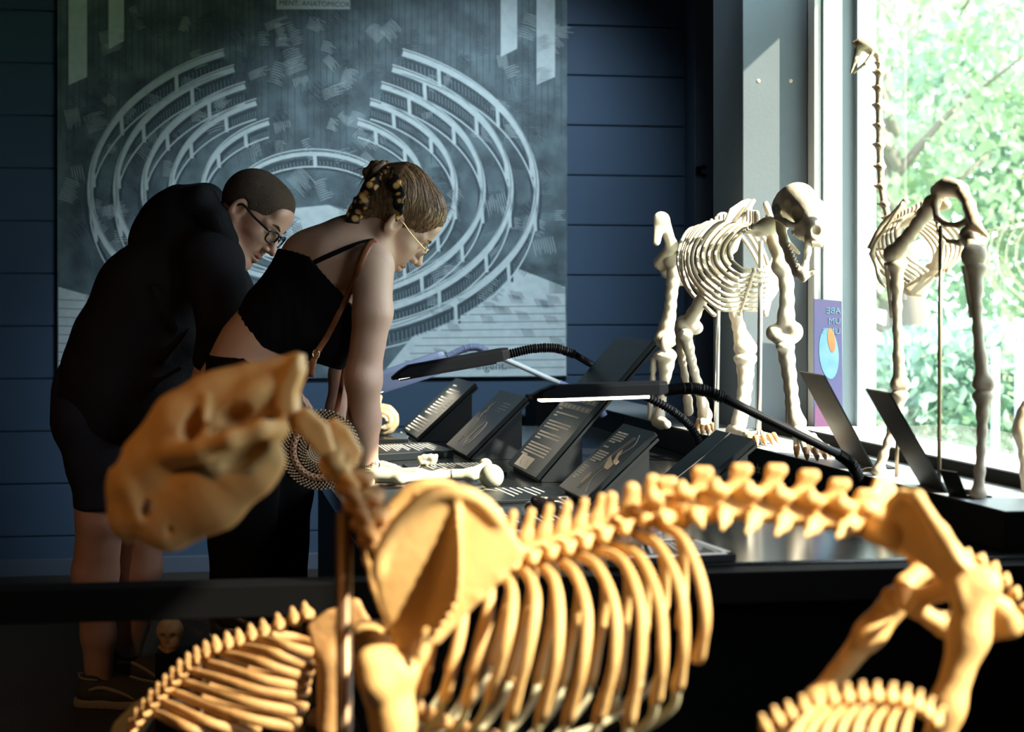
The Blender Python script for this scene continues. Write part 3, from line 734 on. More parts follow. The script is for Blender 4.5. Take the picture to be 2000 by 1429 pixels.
# ---- skull with the lower jaw
f = Field()
f.ell(cp(495, 772), (cr(86), cr(44), 0.040), imgM(math.radians(-30)), k=0.01)
imgplate(f, [(588, 700), (578, 688), (505, 714), (430, 745), (420, 790), (500, 800), (560, 790), (580, 750)], 0, 0.006, k=0.022)
imgplate(f, [(590, 692), (576, 700), (556, 745), (546, 790), (560, 812), (582, 806), (580, 765), (594, 725)], 0, 0.036, k=0.012)
f.ell(cp(560, 805), (cr(24), 0.026, cr(20)), k=0.01)
f.path([cp(425, 795), cp(365, 845), cp(300, 915), cp(258, 948)], [cr(52), cr(64), cr(56), cr(44)], k=0.02, n=(0, 1, 0), sq=0.95)
f.path([cp(430, 758), cp(345, 808), cp(272, 880)], [cr(26), cr(30), cr(22)], k=0.02)
f.ell(cp(248, 935), (cr(32), 0.026, cr(50)), k=0.015)
for sg in (-1, 1):
    f.ell(cp(446, 816, sg * .074), (cr(46), cr(28), 0.064), imgM(math.radians(-22)), k=0.003, op='s')      # temporal fossa
    f.ell(cp(366, 836, sg * .076), (cr(25), cr(50), 0.068), imgM(math.radians(24)), k=0.003, op='s')      # orbit
    f.path([cp(318, 902, sg * .042), cp(330, 896, sg * .046)], [cr(8), cr(8)], k=0.004, op='s')
    f.cap(cp(404, 780, sg * .026), cp(400, 822, sg * .040), cr(12), cr(5), k=0.006)                        # post-orbital process
    f.path([cp(335, 884, sg * .036), cp(390, 880, sg * .060), cp(450, 858, sg * .074), cp(510, 838, sg * .070), cp(548, 836, sg * .042)], [cr(24), cr(19), cr(17), cr(16), cr(18)], k=0.010)
    f.cap(cp(396, 878, sg * .062), cp(404, 842, sg * .060), cr(15), cr(5), k=0.008)
    f.path([cp(258, 1000, sg * .014), cp(330, 1014, sg * .026), cp(415, 972, sg * .038), cp(500, 912, sg * .048), cp(532, 896, sg * .050)], [cr(42), cr(47), cr(52), cr(38), cr(16)], k=0.016, n=(0, 1, 0), sq=0.42)
    imgplate(f, [(455, 950), (542, 905), (524, 884), (532, 850), (500, 842), (468, 838), (430, 868), (405, 910)], sg * .046, 0.0055, k=0.010)
    f.ell(cp(474, 892, sg * .060), (cr(46), cr(17), 0.016), imgM(math.radians(-30)), k=0.008, op='s')
    f.cap(cp(255, 950, sg * .024), cp(272, 1012, sg * .028), cr(17), cr(10), k=0.010)                      # canine
    f.ell(cp(330, 1036, sg * .045), (cr(5), 0.015, cr(6)), k=0.003, op='s')
    f.path([cp(290, 972, sg * .048), cp(350, 958, sg * .056), cp(410, 920, sg * .066)], [cr(5), cr(7), cr(6)], k=0.008, op='s')
f.path([cp(480, 736), cp(400, 768), cp(345, 806)], [cr(24), cr(27), cr(26)], k=0.016)
f.path([cp(300, 965), cp(400, 920)], [cr(30), cr(30)], k=0.01, n=(0, 1, 0), sq=0.8)
f.ell(cp(250, 1010), (cr(30), 0.022, cr(46)), k=0.015)
f.ell(cp(297, 988), (cr(10), cr(16), 0.2), imgM(math.radians(15)), k=0.003, op='s')
f.ell(cp(232, 896), (cr(15), 0.016, cr(22)), k=0.006, op='s')
f.build('skull', 0.0028, M['bone_warm'], cat)

# ---- vertebrae
def vertebra(body, rb, tip, wid, trans=None, rt=8, depth=0.022, tw=0.05, name='vertebra', step=0.0027, m='bone_warm', cpf=cp, crf=cr, cap=1.15):
    f = Field(); bx, by = body
    f.ell(cpf(bx, by), (crf(rb), depth, crf(rb * 0.85)), k=0.006)
    f.ell(cpf(bx + rb * 0.1, by - rb * 0.9), (crf(rb * 0.85), depth * 0.85, crf(rb * 0.5)), k=0.008)
    f.path([cpf(bx + rb * 0.15, by - rb * 0.9), cpf((bx + tip[0]) / 2 + rb * 0.2, (by + tip[1]) / 2), cpf(*tip)], [crf(wid), crf(wid * 0.85), crf(wid * cap)], k=0.008, n=(0, 1, 0), sq=0.55)
    for sg in (-1, 1):
        if trans:
            f.path([cpf(bx, by, sg * 0.012), cpf((bx + trans[0]) / 2, (by + trans[1]) / 2, sg * tw * 0.6), cpf(trans[0], trans[1], sg * tw)], [crf(rt * 1.5), crf(rt * 1.3), crf(rt)], k=0.006)
        f.cap(cpf(bx + rb * 0.6, by - rb * 0.7, sg * depth * 0.6), cpf(bx + rb * 1.15, by - rb * 0.75, sg * depth * 0.75), crf(rb * 0.28), crf(rb * 0.2), k=0.005)
        f.cap(cpf(bx - rb * 0.5, by - rb * 0.8, sg * depth * 0.7), cpf(bx - rb * 1.0, by - rb * 1.05, sg * depth * 0.95), crf(rb * 0.30), crf(rb * 0.24), k=0.005)
    return f.build(name, step, M[m], cat_parent[0])
cat_parent = [cat]
# neck
f = Field()                                                    # atlas
f.ell(cp(592, 822), (cr(30), 0.026, cr(26)), k=0.008)
for sg in (-1, 1):
    imgplate(f, [(575, 815), (600, 795), (640, 830), (655, 880), (625, 890), (590, 850)], sg * .034, 0.012, k=0.012)
f.build('atlas', 0.0028, M['bone_warm'], cat)
f = Field()                                                    # axis
f.ell(cp(655, 905), (cr(32), 0.022, cr(38)), k=0.01)
imgplate(f, [(626, 836), (653, 814), (682, 834), (708, 880), (698, 908), (668, 914), (645, 892)], 0, 0.009, k=0.012, rnd=0.004)
for sg in (-1, 1): f.cap(cp(660, 915, sg * .015), cp(695, 950, sg * .034), cr(18), cr(9), k=0.008)
f.ell(cp(672, 895, -.03), (cr(8), 0.02, cr(14)), k=0.004, op='s')
f.build('axis', 0.0028, M['bone_warm'], cat)
for (bx, by, tx, ty) in ((684, 948, 722, 925), (700, 985, 742, 962), (714, 1020, 760, 990), (728, 1052, 778, 1012), (748, 1078, 800, 1025)):
    f = Field()
    f.ell(cp(bx, by), (cr(31), 0.026, cr(26)), k=0.006); f.ell(cp(bx + 20, by - 14), (cr(30), 0.024, cr(17)), k=0.008)
    f.cap(cp(bx + 16, by - 14), cp(tx, ty), cr(11), cr(7), k=0.008, n=(0, 1, 0), sq=0.6)
    for sg in (-1, 1):
        f.path([cp(bx, by, sg * .014), cp(bx + 2, by + 14, sg * .036), cp(bx + 16, by + 32, sg * .046)], [cr(15), cr(13), cr(8)], k=0.006)
        f.cap(cp(bx + 10, by - 18, sg * .016), cp(bx + 36, by - 2, sg * .024), cr(12), cr(9), k=0.006)
        f.cap(cp(bx, by - 16, sg * .018), cp(bx - 14, by - 26, sg * .026), cr(11), cr(8), k=0.006)
    f.build('cervical_vertebra', 0.0028, M['bone_brown_shaded'], cat)  # darker bone colour stands in for shade on the neck
TH_B = [(780, 1085), (830, 1100), (880, 1108), (930, 1110), (970, 1109), (1006, 1102), (1042, 1091), (1078, 1081), (1112, 1072), (1146, 1061), (1182, 1047), (1222, 1032), (1262, 1016)]
for i, (bx, by) in enumerate(TH_B):
    if i < 11: tip = (bx + 34 - i * 0.6, by - 118 + i * 3.2); wid = 12.5
    else: tip = (bx + 6, by - 66); wid = 16
    if i > 9: tip = (bx + 12, by - 76)
    vertebra((bx, by), 21, tip, wid, (bx - 2, by + 4), 8, 0.018, 0.028, 'thoracic_vertebra', cap=0.8 if i < 10 else 1.0, m='bone_warm')
LU = [(1305, 1000, 1322, 938, 1300, 1020), (1362, 988, 1392, 918, 1372, 1030), (1428, 983, 1468, 912, 1410, 1034), (1492, 988, 1536, 913, 1459, 1042), (1553, 994, 1600, 924, 1516, 1046), (1614, 1003, 1660, 941, 1573, 1048), (1674, 1013, 1712, 962, 1635, 1050)]
for i, (bx, by, tx, ty, rx, ry) in enumerate(LU):
    f = Field(); tx -= 22
    f.cap(cp(bx - 20, by + 6), cp(bx + 22, by + 8), cr(25), cr(25), k=0.006)                     # body
    f.ell(cp(bx - 30, by + 6), (cr(10), 0.019, cr(24)), k=0.006); f.ell(cp(bx + 32, by + 8), (cr(9), 0.018, cr(22)), k=0.006)
    f.cap(cp(bx - 22, by - 20), cp(bx + 24, by - 18), cr(17), cr(15), k=0.010)                   # arch
    imgplate(f, [(bx - 12, by - 20), (tx - 14, ty + 4), (tx - 10, ty - 2), (tx + 14, ty - 2), (tx + 18, ty + 8), (bx + 24, by - 22)], 0, 0.0055, k=0.010, rnd=0.003)
    f.path([cp(tx - 10, ty + 2), cp(tx + 14, ty + 3)], [cr(9), cr(9)], k=0.008)                  # thick top of the spine
    for sg in (-1, 1):
        f.path([cp(bx - 4, by + 8, sg * 0.012), cp((bx + rx) / 2 - 4, (by + ry) / 2, sg * 0.036), cp(rx, ry - 2, sg * 0.054)], [cr(13), cr(12), cr(6)], k=0.008, n=(0.6, sg * 0.6, 0.5), sq=0.55)
        f.path([cp(bx - 16, by - 24, sg * 0.016), cp(bx - 34, by - 34, sg * 0.022), cp(bx - 30, by - 44, sg * 0.024)], [cr(13), cr(12), cr(7)], k=0.007)   # front joint lobe
        f.path([cp(bx + 18, by - 20, sg * 0.012), cp(bx + 38, by - 14, sg * 0.013)], [cr(12), cr(9)], k=0.006)
    f.build('lumbar_vertebra', 0.0026, M['bone_warm'], cat)
f = Field()                                                    # sacrum
f.path([cp(1712, 1028), cp(1765, 1048), cp(1830, 1075), cp(1875, 1095)], [cr(34), cr(32), cr(24), cr(16)], k=0.012)
for (x, y) in ((1730, 985), (1780, 1010), (1825, 1040)): f.cap(cp(x, y + 45), cp(x + 6, y), cr(16), cr(9), k=0.008, n=(0, 1, 0), sq=0.6)
for sg in (-1, 1): f.path([cp(1720, 1025, sg * .01), cp(1745, 1040, sg * .045), cp(1800, 1070, sg * .04)], [cr(28), cr(30), cr(16)], k=0.01)
f.build('sacrum', 0.003, M['bone_warm'], cat)
for i, (x, y) in enumerate(((1884, 1088), (1912, 1098), (1938, 1114), (1960, 1136), (1980, 1162), (1998, 1192), (2014, 1226), (2026, 1262))):
    f = Field(); f.ell(cp(x, y), (cr(17 - i), 0.010, cr(14 - i)), k=0.004)
    for sg in (-1, 1): f.cap(cp(x, y, 0), cp(x + 6, y - 6, sg * 0.02), cr(8), cr(4), k=0.005)
    f.cap(cp(x, y), cp(x + 8, y - 16), cr(8), cr(4), k=0.005); f.build('tail_vertebra', 0.0026, M['bone_warm'], cat)

# ---- ribs and their cartilages
RB = [
 [(800, 1092), (812, 1120), (800, 1180), (788, 1262)],
 [(840, 1102), (858, 1135), (852, 1210), (832, 1310), (822, 1350)],
 [(886, 1108), (905, 1140), (902, 1220), (882, 1310), (868, 1366)],
 [(935, 1110), (956, 1145), (950, 1225), (928, 1310), (912, 1376)],
 [(972, 1110), (998, 1145), (1000, 1195), (986, 1265), (955, 1368)],
 [(1010, 1103), (1036, 1132), (1046, 1180), (1030, 1280), (994, 1405)],
 [(1046, 1096), (1080, 1130), (1092, 1190), (1086, 1290), (1054, 1410)],
 [(1084, 1090), (1122, 1120), (1146, 1195), (1138, 1300), (1106, 1415)],
 [(1118, 1082), (1165, 1105), (1200, 1185), (1200, 1290), (1166, 1412)],
 [(1152, 1070), (1215, 1095), (1250, 1180), (1250, 1290), (1226, 1420)],
 [(1188, 1060), (1250, 1090), (1288, 1180), (1294, 1290), (1280, 1372)],
 [(1232, 1042), (1285, 1065), (1328, 1150), (1336, 1260), (1322, 1348)],
 [(1280, 1026), (1330, 1050), (1366, 1125), (1378, 1210), (1362, 1292)]]
WD = [0.0, -0.055, -0.105, -0.125, -0.100]
for side in (1, -1):
    for i, px in enumerate(RB):
        n = len(px); W_ = np.interp(np.linspace(0, 1, n), np.linspace(0, 1, 5), WD) * (0.55 if i < 2 else 0.75 if i < 4 else 1.0)
        P = np.array([cp(x, y, w) for (x, y), w in zip(px, W_)])
        if side < 0: P[:, 1] = 2 * CY0 - P[:, 1]
        Q = catmull(P, 22); rr = np.interp(np.linspace(0, 1, 22), [0, 0.12, 0.5, 0.86, 0.95, 1], [cr(7), cr(10), cr(10.5), cr(10), cr(13.5), cr(11)])
        rb_ = tube_obj('rib', Q, rr, M['bone_warm'], cat, seg=10, flat=0.62)
        if 0 < i < 12:
            e = Q[-1]; d = (Q[-1] - Q[-3]); d /= np.linalg.norm(d)
            fw = np.array((-0.06 - 0.004 * i, side * 0.035, -0.05))
            C = catmull([e - d * 0.004, e + d * 0.03 + np.array((-0.004, 0, 0)), e + d * 0.045 + fw * 0.55, e + d * 0.035 + fw * 1.3 + np.array((0, side * 0.02, 0.01))], 12)
            tube_obj('costal_cartilage', C, [cr(9), cr(8), cr(7), cr(6)], M['cartilage'], rb_, seg=8, flat=0.7)
f = Field()
f.path([cp(770, 1330), cp(830, 1395), cp(920, 1432), cp(1010, 1455)], [cr(14), cr(15), cr(13), cr(10)], k=0.006)
for (x, y) in ((800, 1366), (850, 1405), (905, 1428), (960, 1444)): f.ell(cp(x, y), cr(20), k=0.006)
f.build('sternum', 0.0035, M['bone_brown_shaded'], cat)

# ---- shoulder blades, upper arms
SCAP = [(818, 968), (862, 951), (910, 954), (951, 976), (980, 1010), (1027, 1078), (973, 1133), (936, 1166), (877, 1207), (845, 1244), (812, 1276), (782, 1268), (762, 1233), (741, 1178), (731, 1122), (740, 1074), (770, 1016)]
def scapula(sg):
    f = Field(); w = -0.105 * sg
    def bend(u, v): return sg * (0.9 * (u * u) + 0.25 * v * v) - sg * 0.004
    P = np.array([at(x, y, CY0 - 0.105) for x, y in SCAP]); o = P.mean(0)
    if sg < 0: o = o.copy(); o[1] = CY0 + 0.105
    pl = [(p[0] - P.mean(0)[0], p[2] - P.mean(0)[2]) for p in P]
    Mx = np.array([(1, 0, 0), (0, 0, 1), (0, 1, 0)], float).T
    SH = np.zeros(3) if sg > 0 else np.array((-0.028, 0, -0.014))
    o = o + SH
    K = lambda x, y, d: at(x, y, CY0 - 0.105) + np.array((0, (0 if sg > 0 else 0.21) - sg * d, 0)) + SH
    def KB(x, y, d=0.0):
        q = at(x, y, CY0 - 0.105) - P.mean(0); return K(x, y, d - (0.9 * q[0] ** 2 + 0.25 * q[2] ** 2 - 0.004))
    f.plate(pl, 0.0032, Mx, o, 0.004, 'u', bend, 0.002)
    # blade of the scapular spine: leans backwards off the plate
    top, bot = (893, 985), (836, 1226)
    for i in range(16):
        t = i / 15; x = top[0] + (bot[0] - top[0]) * t; y = top[1] + (bot[1] - top[1]) * t
        hgt = 0.004 + 0.034 * math.sin(min(t * 1.25, 1.0) * 1.45)
        ox = 46 * math.sin(min(t * 1.2, 1.0) * 1.57) * (1 - 0.55 * max(0, t - 0.75) / 0.25)
        f.cap(KB(x, y, -0.001), KB(x + ox, y - 4, hgt), 0.0036, 0.0034, k=0.008)
    f.cap(K(836, 1226, 0.03), K(822, 1268, 0.032), 0.007, 0.006, k=0.008)            # acromion
    f.path([K(818, 1245, 0), K(800, 1275, 0.0), K(790, 1290, 0)], [0.016, 0.018, 0.020], k=0.012)
    f.path(list(catmull([KB(x, y, 0.001) for x, y in ((736, 1122), (746, 1076), (777, 1022), (822, 978), (864, 961), (908, 964), (946, 986), (975, 1018))], 30)), 0.0040, k=0.010)
    f.path([KB(1016, 1082, 0), KB(975, 1126), KB(934, 1164), KB(850, 1244)], [0.004, 0.0045, 0.005, 0.008], k=0.006)
    f.build('shoulder_blade', 0.0030, M['bone_warm'], cat)
    f = Field()
    f.ell(K(772, 1300, 0.004), (cr(44), 0.032, cr(36)), k=0.012); f.ell(K(730, 1292, 0.018), (cr(34), 0.022, cr(34)), k=0.014); f.ell(K(738, 1326, 0.034), (cr(26), 0.012, cr(24)), k=0.012)
    f.path([K(760, 1320, 0.004), K(768, 1400, 0.006), K(782, 1520, 0.004), K(800, 1620, 0)], [cr(46), cr(36), cr(30), cr(34)], k=0.02)
    f.cap(K(742, 1330, 0.02), K(764, 1420, 0.016), cr(22), cr(14), k=0.02)
    f.build('upper_arm_bone', 0.0035, M['bone_warm'], cat)
    el = K(800, 1640, 0)
    for d_, r_ in ((-0.014, 0.014), (0.016, 0.010)):
        tube_obj('forearm_bone', catmull([el + np.array((d_, 0, 0)), el + np.array((d_ - 0.02, 0, -0.2)), np.array((el[0] - 0.04 + d_ * 0.5, el[1], 0.10))], 12), [r_ * 1.4, r_, r_ * 1.3], M['bone_warm'], cat)
    f = Field(); pw = np.array((el[0] - 0.06, el[1], 0.03))
    for q in (-0.03, -0.01, 0.01, 0.03): f.path([pw + np.array((0.02, q * 0.6, 0.06)), pw + np.array((-0.03, q, 0.03)), pw + np.array((-0.09, q * 1.3, 0.0))], [0.014, 0.011, 0.010], k=0.006)
    f.build('forepaw', 0.005, M['bone_warm'], cat)
scapula(1); scapula(-1)

# ---- hips and thigh bones
def hip(sg):
    f = Field(); K = lambda x, y, d=0: at(x, y, CY0 - 0.075 - d) if sg > 0 else at(x, y, CY0 - 0.075 - d) * np.array((1, -1, 1)) + np.array((0, 2 * CY0, 0))
    P = np.array([K(x, y) for x, y in ((1740, 985), (1758, 963), (1782, 960), (1802, 985), (1830, 1035), (1856, 1080), (1890, 1112), (1884, 1150), (1845, 1146), (1812, 1112), (1775, 1085), (1746, 1050), (1736, 1010))]); o = P.mean(0)
    Mx = np.array([(1, 0, 0), (0, 0, 1), (0, 1, 0)], float).T
    f.plate([(p[0] - o[0], p[2] - o[2]) for p in P], 0.006, Mx, o, 0.006, 'u', lambda u, v: sg * (-0.80 * u - 0.10 * v), 0.003)
    f.path([K(1792, 970, 0.012), K(1838, 1040, 0.020), K(1872, 1100, 0.012)], [cr(11), cr(13), cr(24)], k=0.01)
    f.path([K(1742, 1010, -0.024), K(1748, 984, -0.020), K(1762, 966, -0.008), K(1792, 970, 0.012)], [cr(7), cr(8), cr(9), cr(11)], k=0.008)
    f.ell(K(1888, 1132, 0.004), (cr(36), 0.022, cr(34)), k=0.012)
    f.path([K(1875, 1140), K(1800, 1165, -0.03), K(1785, 1186, -0.05), K(1845, 1226, -0.05), K(1915, 1238, -0.035), K(1972, 1218, -0.012), K(1958, 1190, 0), K(1900, 1150, 0)], [cr(24), cr(18), cr(17), cr(18), cr(20), cr(24), cr(20), cr(24)], k=0.008)
    f.build('hip_bone', 0.0032, M['bone_warm'], cat)
    f = Field()
    if sg > 0: pts = [K(1905, 1150, 0.03), K(1892, 1240, 0.035), K(1850, 1380, 0.04), K(1815, 1500, 0.035), K(1790, 1600, 0.03)]
    else: pts = [at(1752, 1172, CY0 + 0.085), at(1700, 1235, CY0 + 0.08), at(1590, 1372, CY0 + 0.07), at(1520, 1455, CY0 + 0.07), at(1500, 1480, CY0 + 0.07)]
    sc = 1.0 if sg > 0 else 0.80
    f.path(pts, [cr(40 * sc), cr(33 * sc), cr(27 * sc), cr(30 * sc), cr(38 * sc)], k=0.02)
    f.ell(pts[0] + np.array((cr(-16), 0.022 * sg, cr(10))), cr(25), k=0.012)
    if sg > 0: f.ell(pts[0] + np.array((cr(24), 0, cr(12))), (cr(22), 0.02, cr(24)), k=0.014)
    if sg > 0: f.ell(pts[0] + np.array((cr(-34), -0.008, cr(-8))), (cr(14), 0.014, cr(26)), k=0.012)
    f.build('thigh_bone', 0.0032, M['bone_warm'], cat)
    kn = pts[-1]
    for d_, r_ in ((0, 0.015), (0.022, 0.006)):
        tube_obj('shin_bone', catmull([kn + np.array((d_, 0, 0)), np.array((kn[0] + 0.05 + d_, kn[1], kn[2] * 0.6)), np.array((kn[0] + 0.10 + d_, kn[1], 0.16))], 12), [r_ * 1.5, r_, r_ * 1.2], M['bone_warm'], cat)
    f = Field(); an = np.array((kn[0] + 0.10, kn[1], 0.15))
    f.cap(an, an + np.array((0.045, 0, 0.0)), 0.018, 0.014)
    for q in (-0.025, -0.008, 0.008, 0.025): f.path([an, np.array((an[0] - 0.03, an[1] + q, 0.05)), np.array((an[0] - 0.11, an[1] + q * 1.4, 0.014))], [0.014, 0.010, 0.010], k=0.006)
    f.build('hindpaw', 0.005, M['bone_warm'], cat)
hip(1); hip(-1)
M['rod_brown'] = mat('bronze_rod', (0.16, 0.10, 0.06), 0.4, metal=0.7)
MB().tube([(cp(672, 1020)[0], CY0, 0), (cp(672, 1020)[0], CY0, cp(672, 1000)[2])], cr(16), 16).build('support_rod', M['rod_brown'], cat, smooth=True)

# ================================================================ two smaller skeletons at the lower edge of the view
def rib_skeleton(label, Y, spine, ribs, m, rs, rr, flat, extra=None, tips=None):
    s_ = thing('animal_skeleton', (at(*spine[len(spine) // 2], Y)[0], Y, 0), label, 'skeleton')
    k = Y / F_PX
    for i, (x, y) in enumerate(spine):
        f = Field(); c = at(x, y, Y); f.ell(c, (rs * k, rs * k * 0.9, rs * k * 0.8), k=0.005)
        tx, ty = tips(i, x, y) if tips else (x - 6, y - rs * 1.4)
        f.cap(c, at(tx, ty, Y), rs * k * 0.62, rs * k * 0.45, k=0.006, n=(0, 1, 0), sq=0.6)
        for sg in (-1, 1): f.cap(c, c + np.array((0, sg * rs * k * 1.4, -rs * k * 0.1)), rs * k * 0.4, rs * k * 0.3, k=0.004)
        f.build('vertebra', 0.0034, M[m], s_)
    for px in ribs:
        n = len(px)
        for sg in (-1, 1):
            W_ = np.interp(np.linspace(0, 1, n), [0, 0.35, 0.7, 1], [0, 0.06, 0.075, 0.04]) * -sg
            P = np.array([at(x, y, Y - 0.06 * abs(w) / 0.075 * 0) for (x, y), w in zip(px, W_)]); P[:, 1] += W_
            if sg > 0: P = np.array([at(x, y, Y + w) for (x, y), w in zip(px, W_)])
            Q = catmull(P, 16); tube_obj('rib', Q, np.array([0.7, 1, 1, 0.9, 1.05, 0.8]) * rr * k, M[m], s_, seg=8, flat=flat)
    MB().tube([(s_.location[0], Y, 0), (s_.location[0], Y, at(*spine[len(spine) // 2], Y)[2])], 0.006, 10).build('support_rod', M['rod_brown'], s_, smooth=True)
    if extra: extra(s_, k)
    return s_
SP2 = [(600, 1200), (576, 1210), (547, 1222), (518, 1234), (494, 1243), (470, 1253), (448, 1259), (425, 1266), (406, 1276), (388, 1287), (372, 1299), (356, 1313), (342, 1328), (328, 1342), (314, 1357), (300, 1372), (286, 1390), (272, 1408), (262, 1426)]
def ex2(s_, k):
    f = Field(); P = lambda x, y, w=-0.05: at(x, y, 2.5 + w)
    q = np.array([P(x, y) for x, y in ((598, 1222), (636, 1192), (700, 1172), (725, 1212), (700, 1250), (668, 1300), (632, 1300), (610, 1262))]); o = q.mean(0)
    f.plate([(p[0] - o[0], p[2] - o[2]) for p in q], 0.006, np.array([(1, 0, 0), (0, 0, 1), (0, 1, 0)], float).T, o, 0.006, 'u', None, 0.004)
    f.cap(P(690, 1180), P(640, 1290), 0.008, 0.005, k=0.01); f.cap(P(650, 1290), P(640, 1420), 0.022, 0.014, k=0.02)
    f.build('shoulder_blade', 0.0035, M['bone_brown_shaded'], s_)
    f = Field(); q = np.array([P(x, y, 0.04) for x, y in ((300, 1352), (330, 1352), (300, 1400), (262, 1460), (205, 1460), (222, 1412), (262, 1372))]); o = q.mean(0)
    f.plate([(p[0] - o[0], p[2] - o[2]) for p in q], 0.005, np.array([(1, 0, 0), (0, 0, 1), (0, 1, 0)], float).T, o, 0.006, 'u', None, 0.003)
    f.build('hip_bone', 0.0035, M['cartilage'], s_)
rib_skeleton('small brown rib cage skeleton low beside the metal rod of the big cat', 2.5, SP2,
    [[(500, 1245), (560, 1262), (640, 1285)], [(461, 1262), (540, 1278), (612, 1305)], [(430, 1275), (520, 1298), (605, 1326)], [(398, 1292), (504, 1325), (600, 1344)], [(372, 1310), (490, 1344), (598, 1362)], [(352, 1330), (480, 1370), (594, 1394)], [(334, 1350), (468, 1398), (580, 1424)], [(316, 1370), (400, 1408), (500, 1440)], [(300, 1390), (360, 1418), (440, 1455)]], 'bone_brown_shaded', 15, 11, 0.6, ex2)
SP3 = [(1500, 1424), (1522, 1408), (1546, 1398), (1572, 1386), (1598, 1376), (1626, 1368), (1654, 1363), (1682, 1360), (1710, 1360), (1738, 1362), (1764, 1368), (1788, 1377), (1808, 1390), (1826, 1408)]
rib_skeleton('small arched rib cage skeleton in the bottom corner under the big cat hind leg', 1.75, SP3,
    [[(1600 + i * 26, 1384 - 6 * (i < 5)), (1560 + i * 30, 1408 + abs(i - 4) * 3), (1540 + i * 32, 1470), (1560 + i * 32, 1560)] for i in range(8)], 'bone_warm', 15, 8, 0.6, None, lambda i, x, y: (x + (i - 6) * 2.2, y - 27))
# ================================================================ white bear skeleton on the plinth
M['bone_white'] = mat('bleached_bone', (0.80, 0.74, 0.64), 0.5, noise=(14, (0.66, 0.56, 0.43), 0.6, 6), bump=(90, 0.1), spec=0.35)
M['bone_bird'] = mat('bird_bone', (0.74, 0.65, 0.52), 0.5, noise=(16, (0.46, 0.34, 0.22), 0.7, 6), bump=(90, 0.1), spec=0.35)
M['claw'] = mat('claw_bone', (0.62, 0.33, 0.14), 0.5)
M['hole'] = mat('dark_cavity', (0.10, 0.045, 0.02), 0.8)
bear = thing('bear_skeleton', (0.60, 5.0, Z_PL), 'white bear skeleton walking with open jaws on the plinth beside the column', 'skeleton')
ea, eb = R(1, 0), R(0, 1)
def long_bone(name, pts, rad, ends, parent, m='bone_white', step=0.003, n=None, sq=1.0):
    """pts world; rad list; ends: list of (centre, radii) lobes"""
    f = Field(); f.path(list(catmull(pts, max(len(pts) * 2, 5))), list(np.interp(np.linspace(0, 1, max(len(pts) * 2, 5)), np.linspace(0, 1, len(rad)), rad)), k=0.01, n=n, sq=sq)
    for c, r in ends: f.ell(c, r, k=0.012)
    return f.build(name, step, M[m], parent)
# skull
f = Field()
f.ell(at(1546, 403, 4.52), (0.047, 0.060, 0.046), k=0.01)
f.ell(at(1552, 388, 4.49), (0.040, 0.050, 0.034), k=0.02)
f.path([at(1560, 392, 4.46), at(1583, 420, 4.38), at(1594, 447, 4.33)], [0.045, 0.036, 0.026], k=0.02)
f.ell(at(1592, 468, 4.335), (0.026, 0.030, 0.018), k=0.012)
f.ell(at(1572, 452, 4.38), (0.026, 0.03, 0.022), k=0.014)
f.path([at(1515, 408, 4.49), at(1519, 424, 4.44), at(1540, 437, 4.39), at(1566, 436, 4.365)], [0.011, 0.009, 0.008, 0.012], k=0.006)
f.path([at(1597, 396, 4.51), at(1617, 410, 4.46), at(1618, 428, 4.40), at(1604, 442, 4.36)], [0.011, 0.010, 0.010, 0.010], k=0.006)
f.path([at(1520, 404, 4.52), at(1528, 388, 4.54)], [0.014, 0.010], k=0.012)
f.ell(at(1553, 419, 4.37), (0.018, 0.034, 0.020), k=0.005, op='s')
f.ell(at(1534, 408, 4.42), (0.013, 0.02, 0.022), k=0.006, op='s')
f.ell(at(1594, 451, 4.295), (0.0145, 0.020, 0.016), k=0.003, op='s')
for i in range(6): f.cap(at(1586 + i * 3.6, 474, 4.31), at(1586 + i * 3.6, 481 + (i == 0 or i == 5) * 0, 4.312), 0.0042, 0.0028, k=0.002)
f.cap(at(1608, 470, 4.325), at(1609.5, 491, 4.33), 0.0062, 0.0016, k=0.003)
f.cap(at(1576, 472, 4.33), at(1574, 494, 4.335), 0.0062, 0.0018, k=0.003)
for i in range(4): f.cap(at(1549 + i * 7, 452 + i * 4, 4.40 - i * 0.01), at(1549 + i * 7, 458 + i * 4, 4.40 - i * 0.01), 0.005, 0.003, k=0.003)
sk = f.build('skull', 0.0022, M['bone_white'], bear)
f = Field(); f.ell(at(1594, 452, 4.325), (0.011, 0.006, 0.012)); f.build('nasal_cavity', 0.002, M['claw'], sk)
f = Field()
f.path([at(1519, 428, 4.475), at(1526, 446, 4.46), at(1531, 470, 4.44), at(1542, 502, 4.39), at(1556, 530, 4.34), at(1568, 540, 4.31)], [0.010, 0.015, 0.014, 0.013, 0.013, 0.011], k=0.008, n=R(1, 0.3), sq=0.6)
f.path([at(1598, 440, 4.475), at(1580, 462, 4.44), at(1578, 490, 4.39), at(1573, 522, 4.34), at(1570, 540, 4.31)], [0.010, 0.014, 0.012, 0.012, 0.011], k=0.008, n=R(1, -0.3), sq=0.6)
f.cap(at(1534, 470, 4.44), at(1560, 494, 4.42), 0.009, 0.004, k=0.006)
f.ell(at(1570, 538, 4.315), (0.017, 0.016, 0.009), k=0.006)
f.path([at(1578, 535, 4.31), at(1588, 532, 4.305), at(1594, 524, 4.30)], [0.0065, 0.005, 0.0015], k=0.003)
f.path([at(1558, 527, 4.325), at(1561, 517, 4.32)], [0.006, 0.002], k=0.003)
for i in range(7): f.cap(at(1538 + i * 3.2, 480 + i * 7, 4.40 - i * 0.009), at(1541 + i * 3.2, 474 + i * 7, 4.40 - i * 0.009), 0.004, 0.0025, k=0.002)
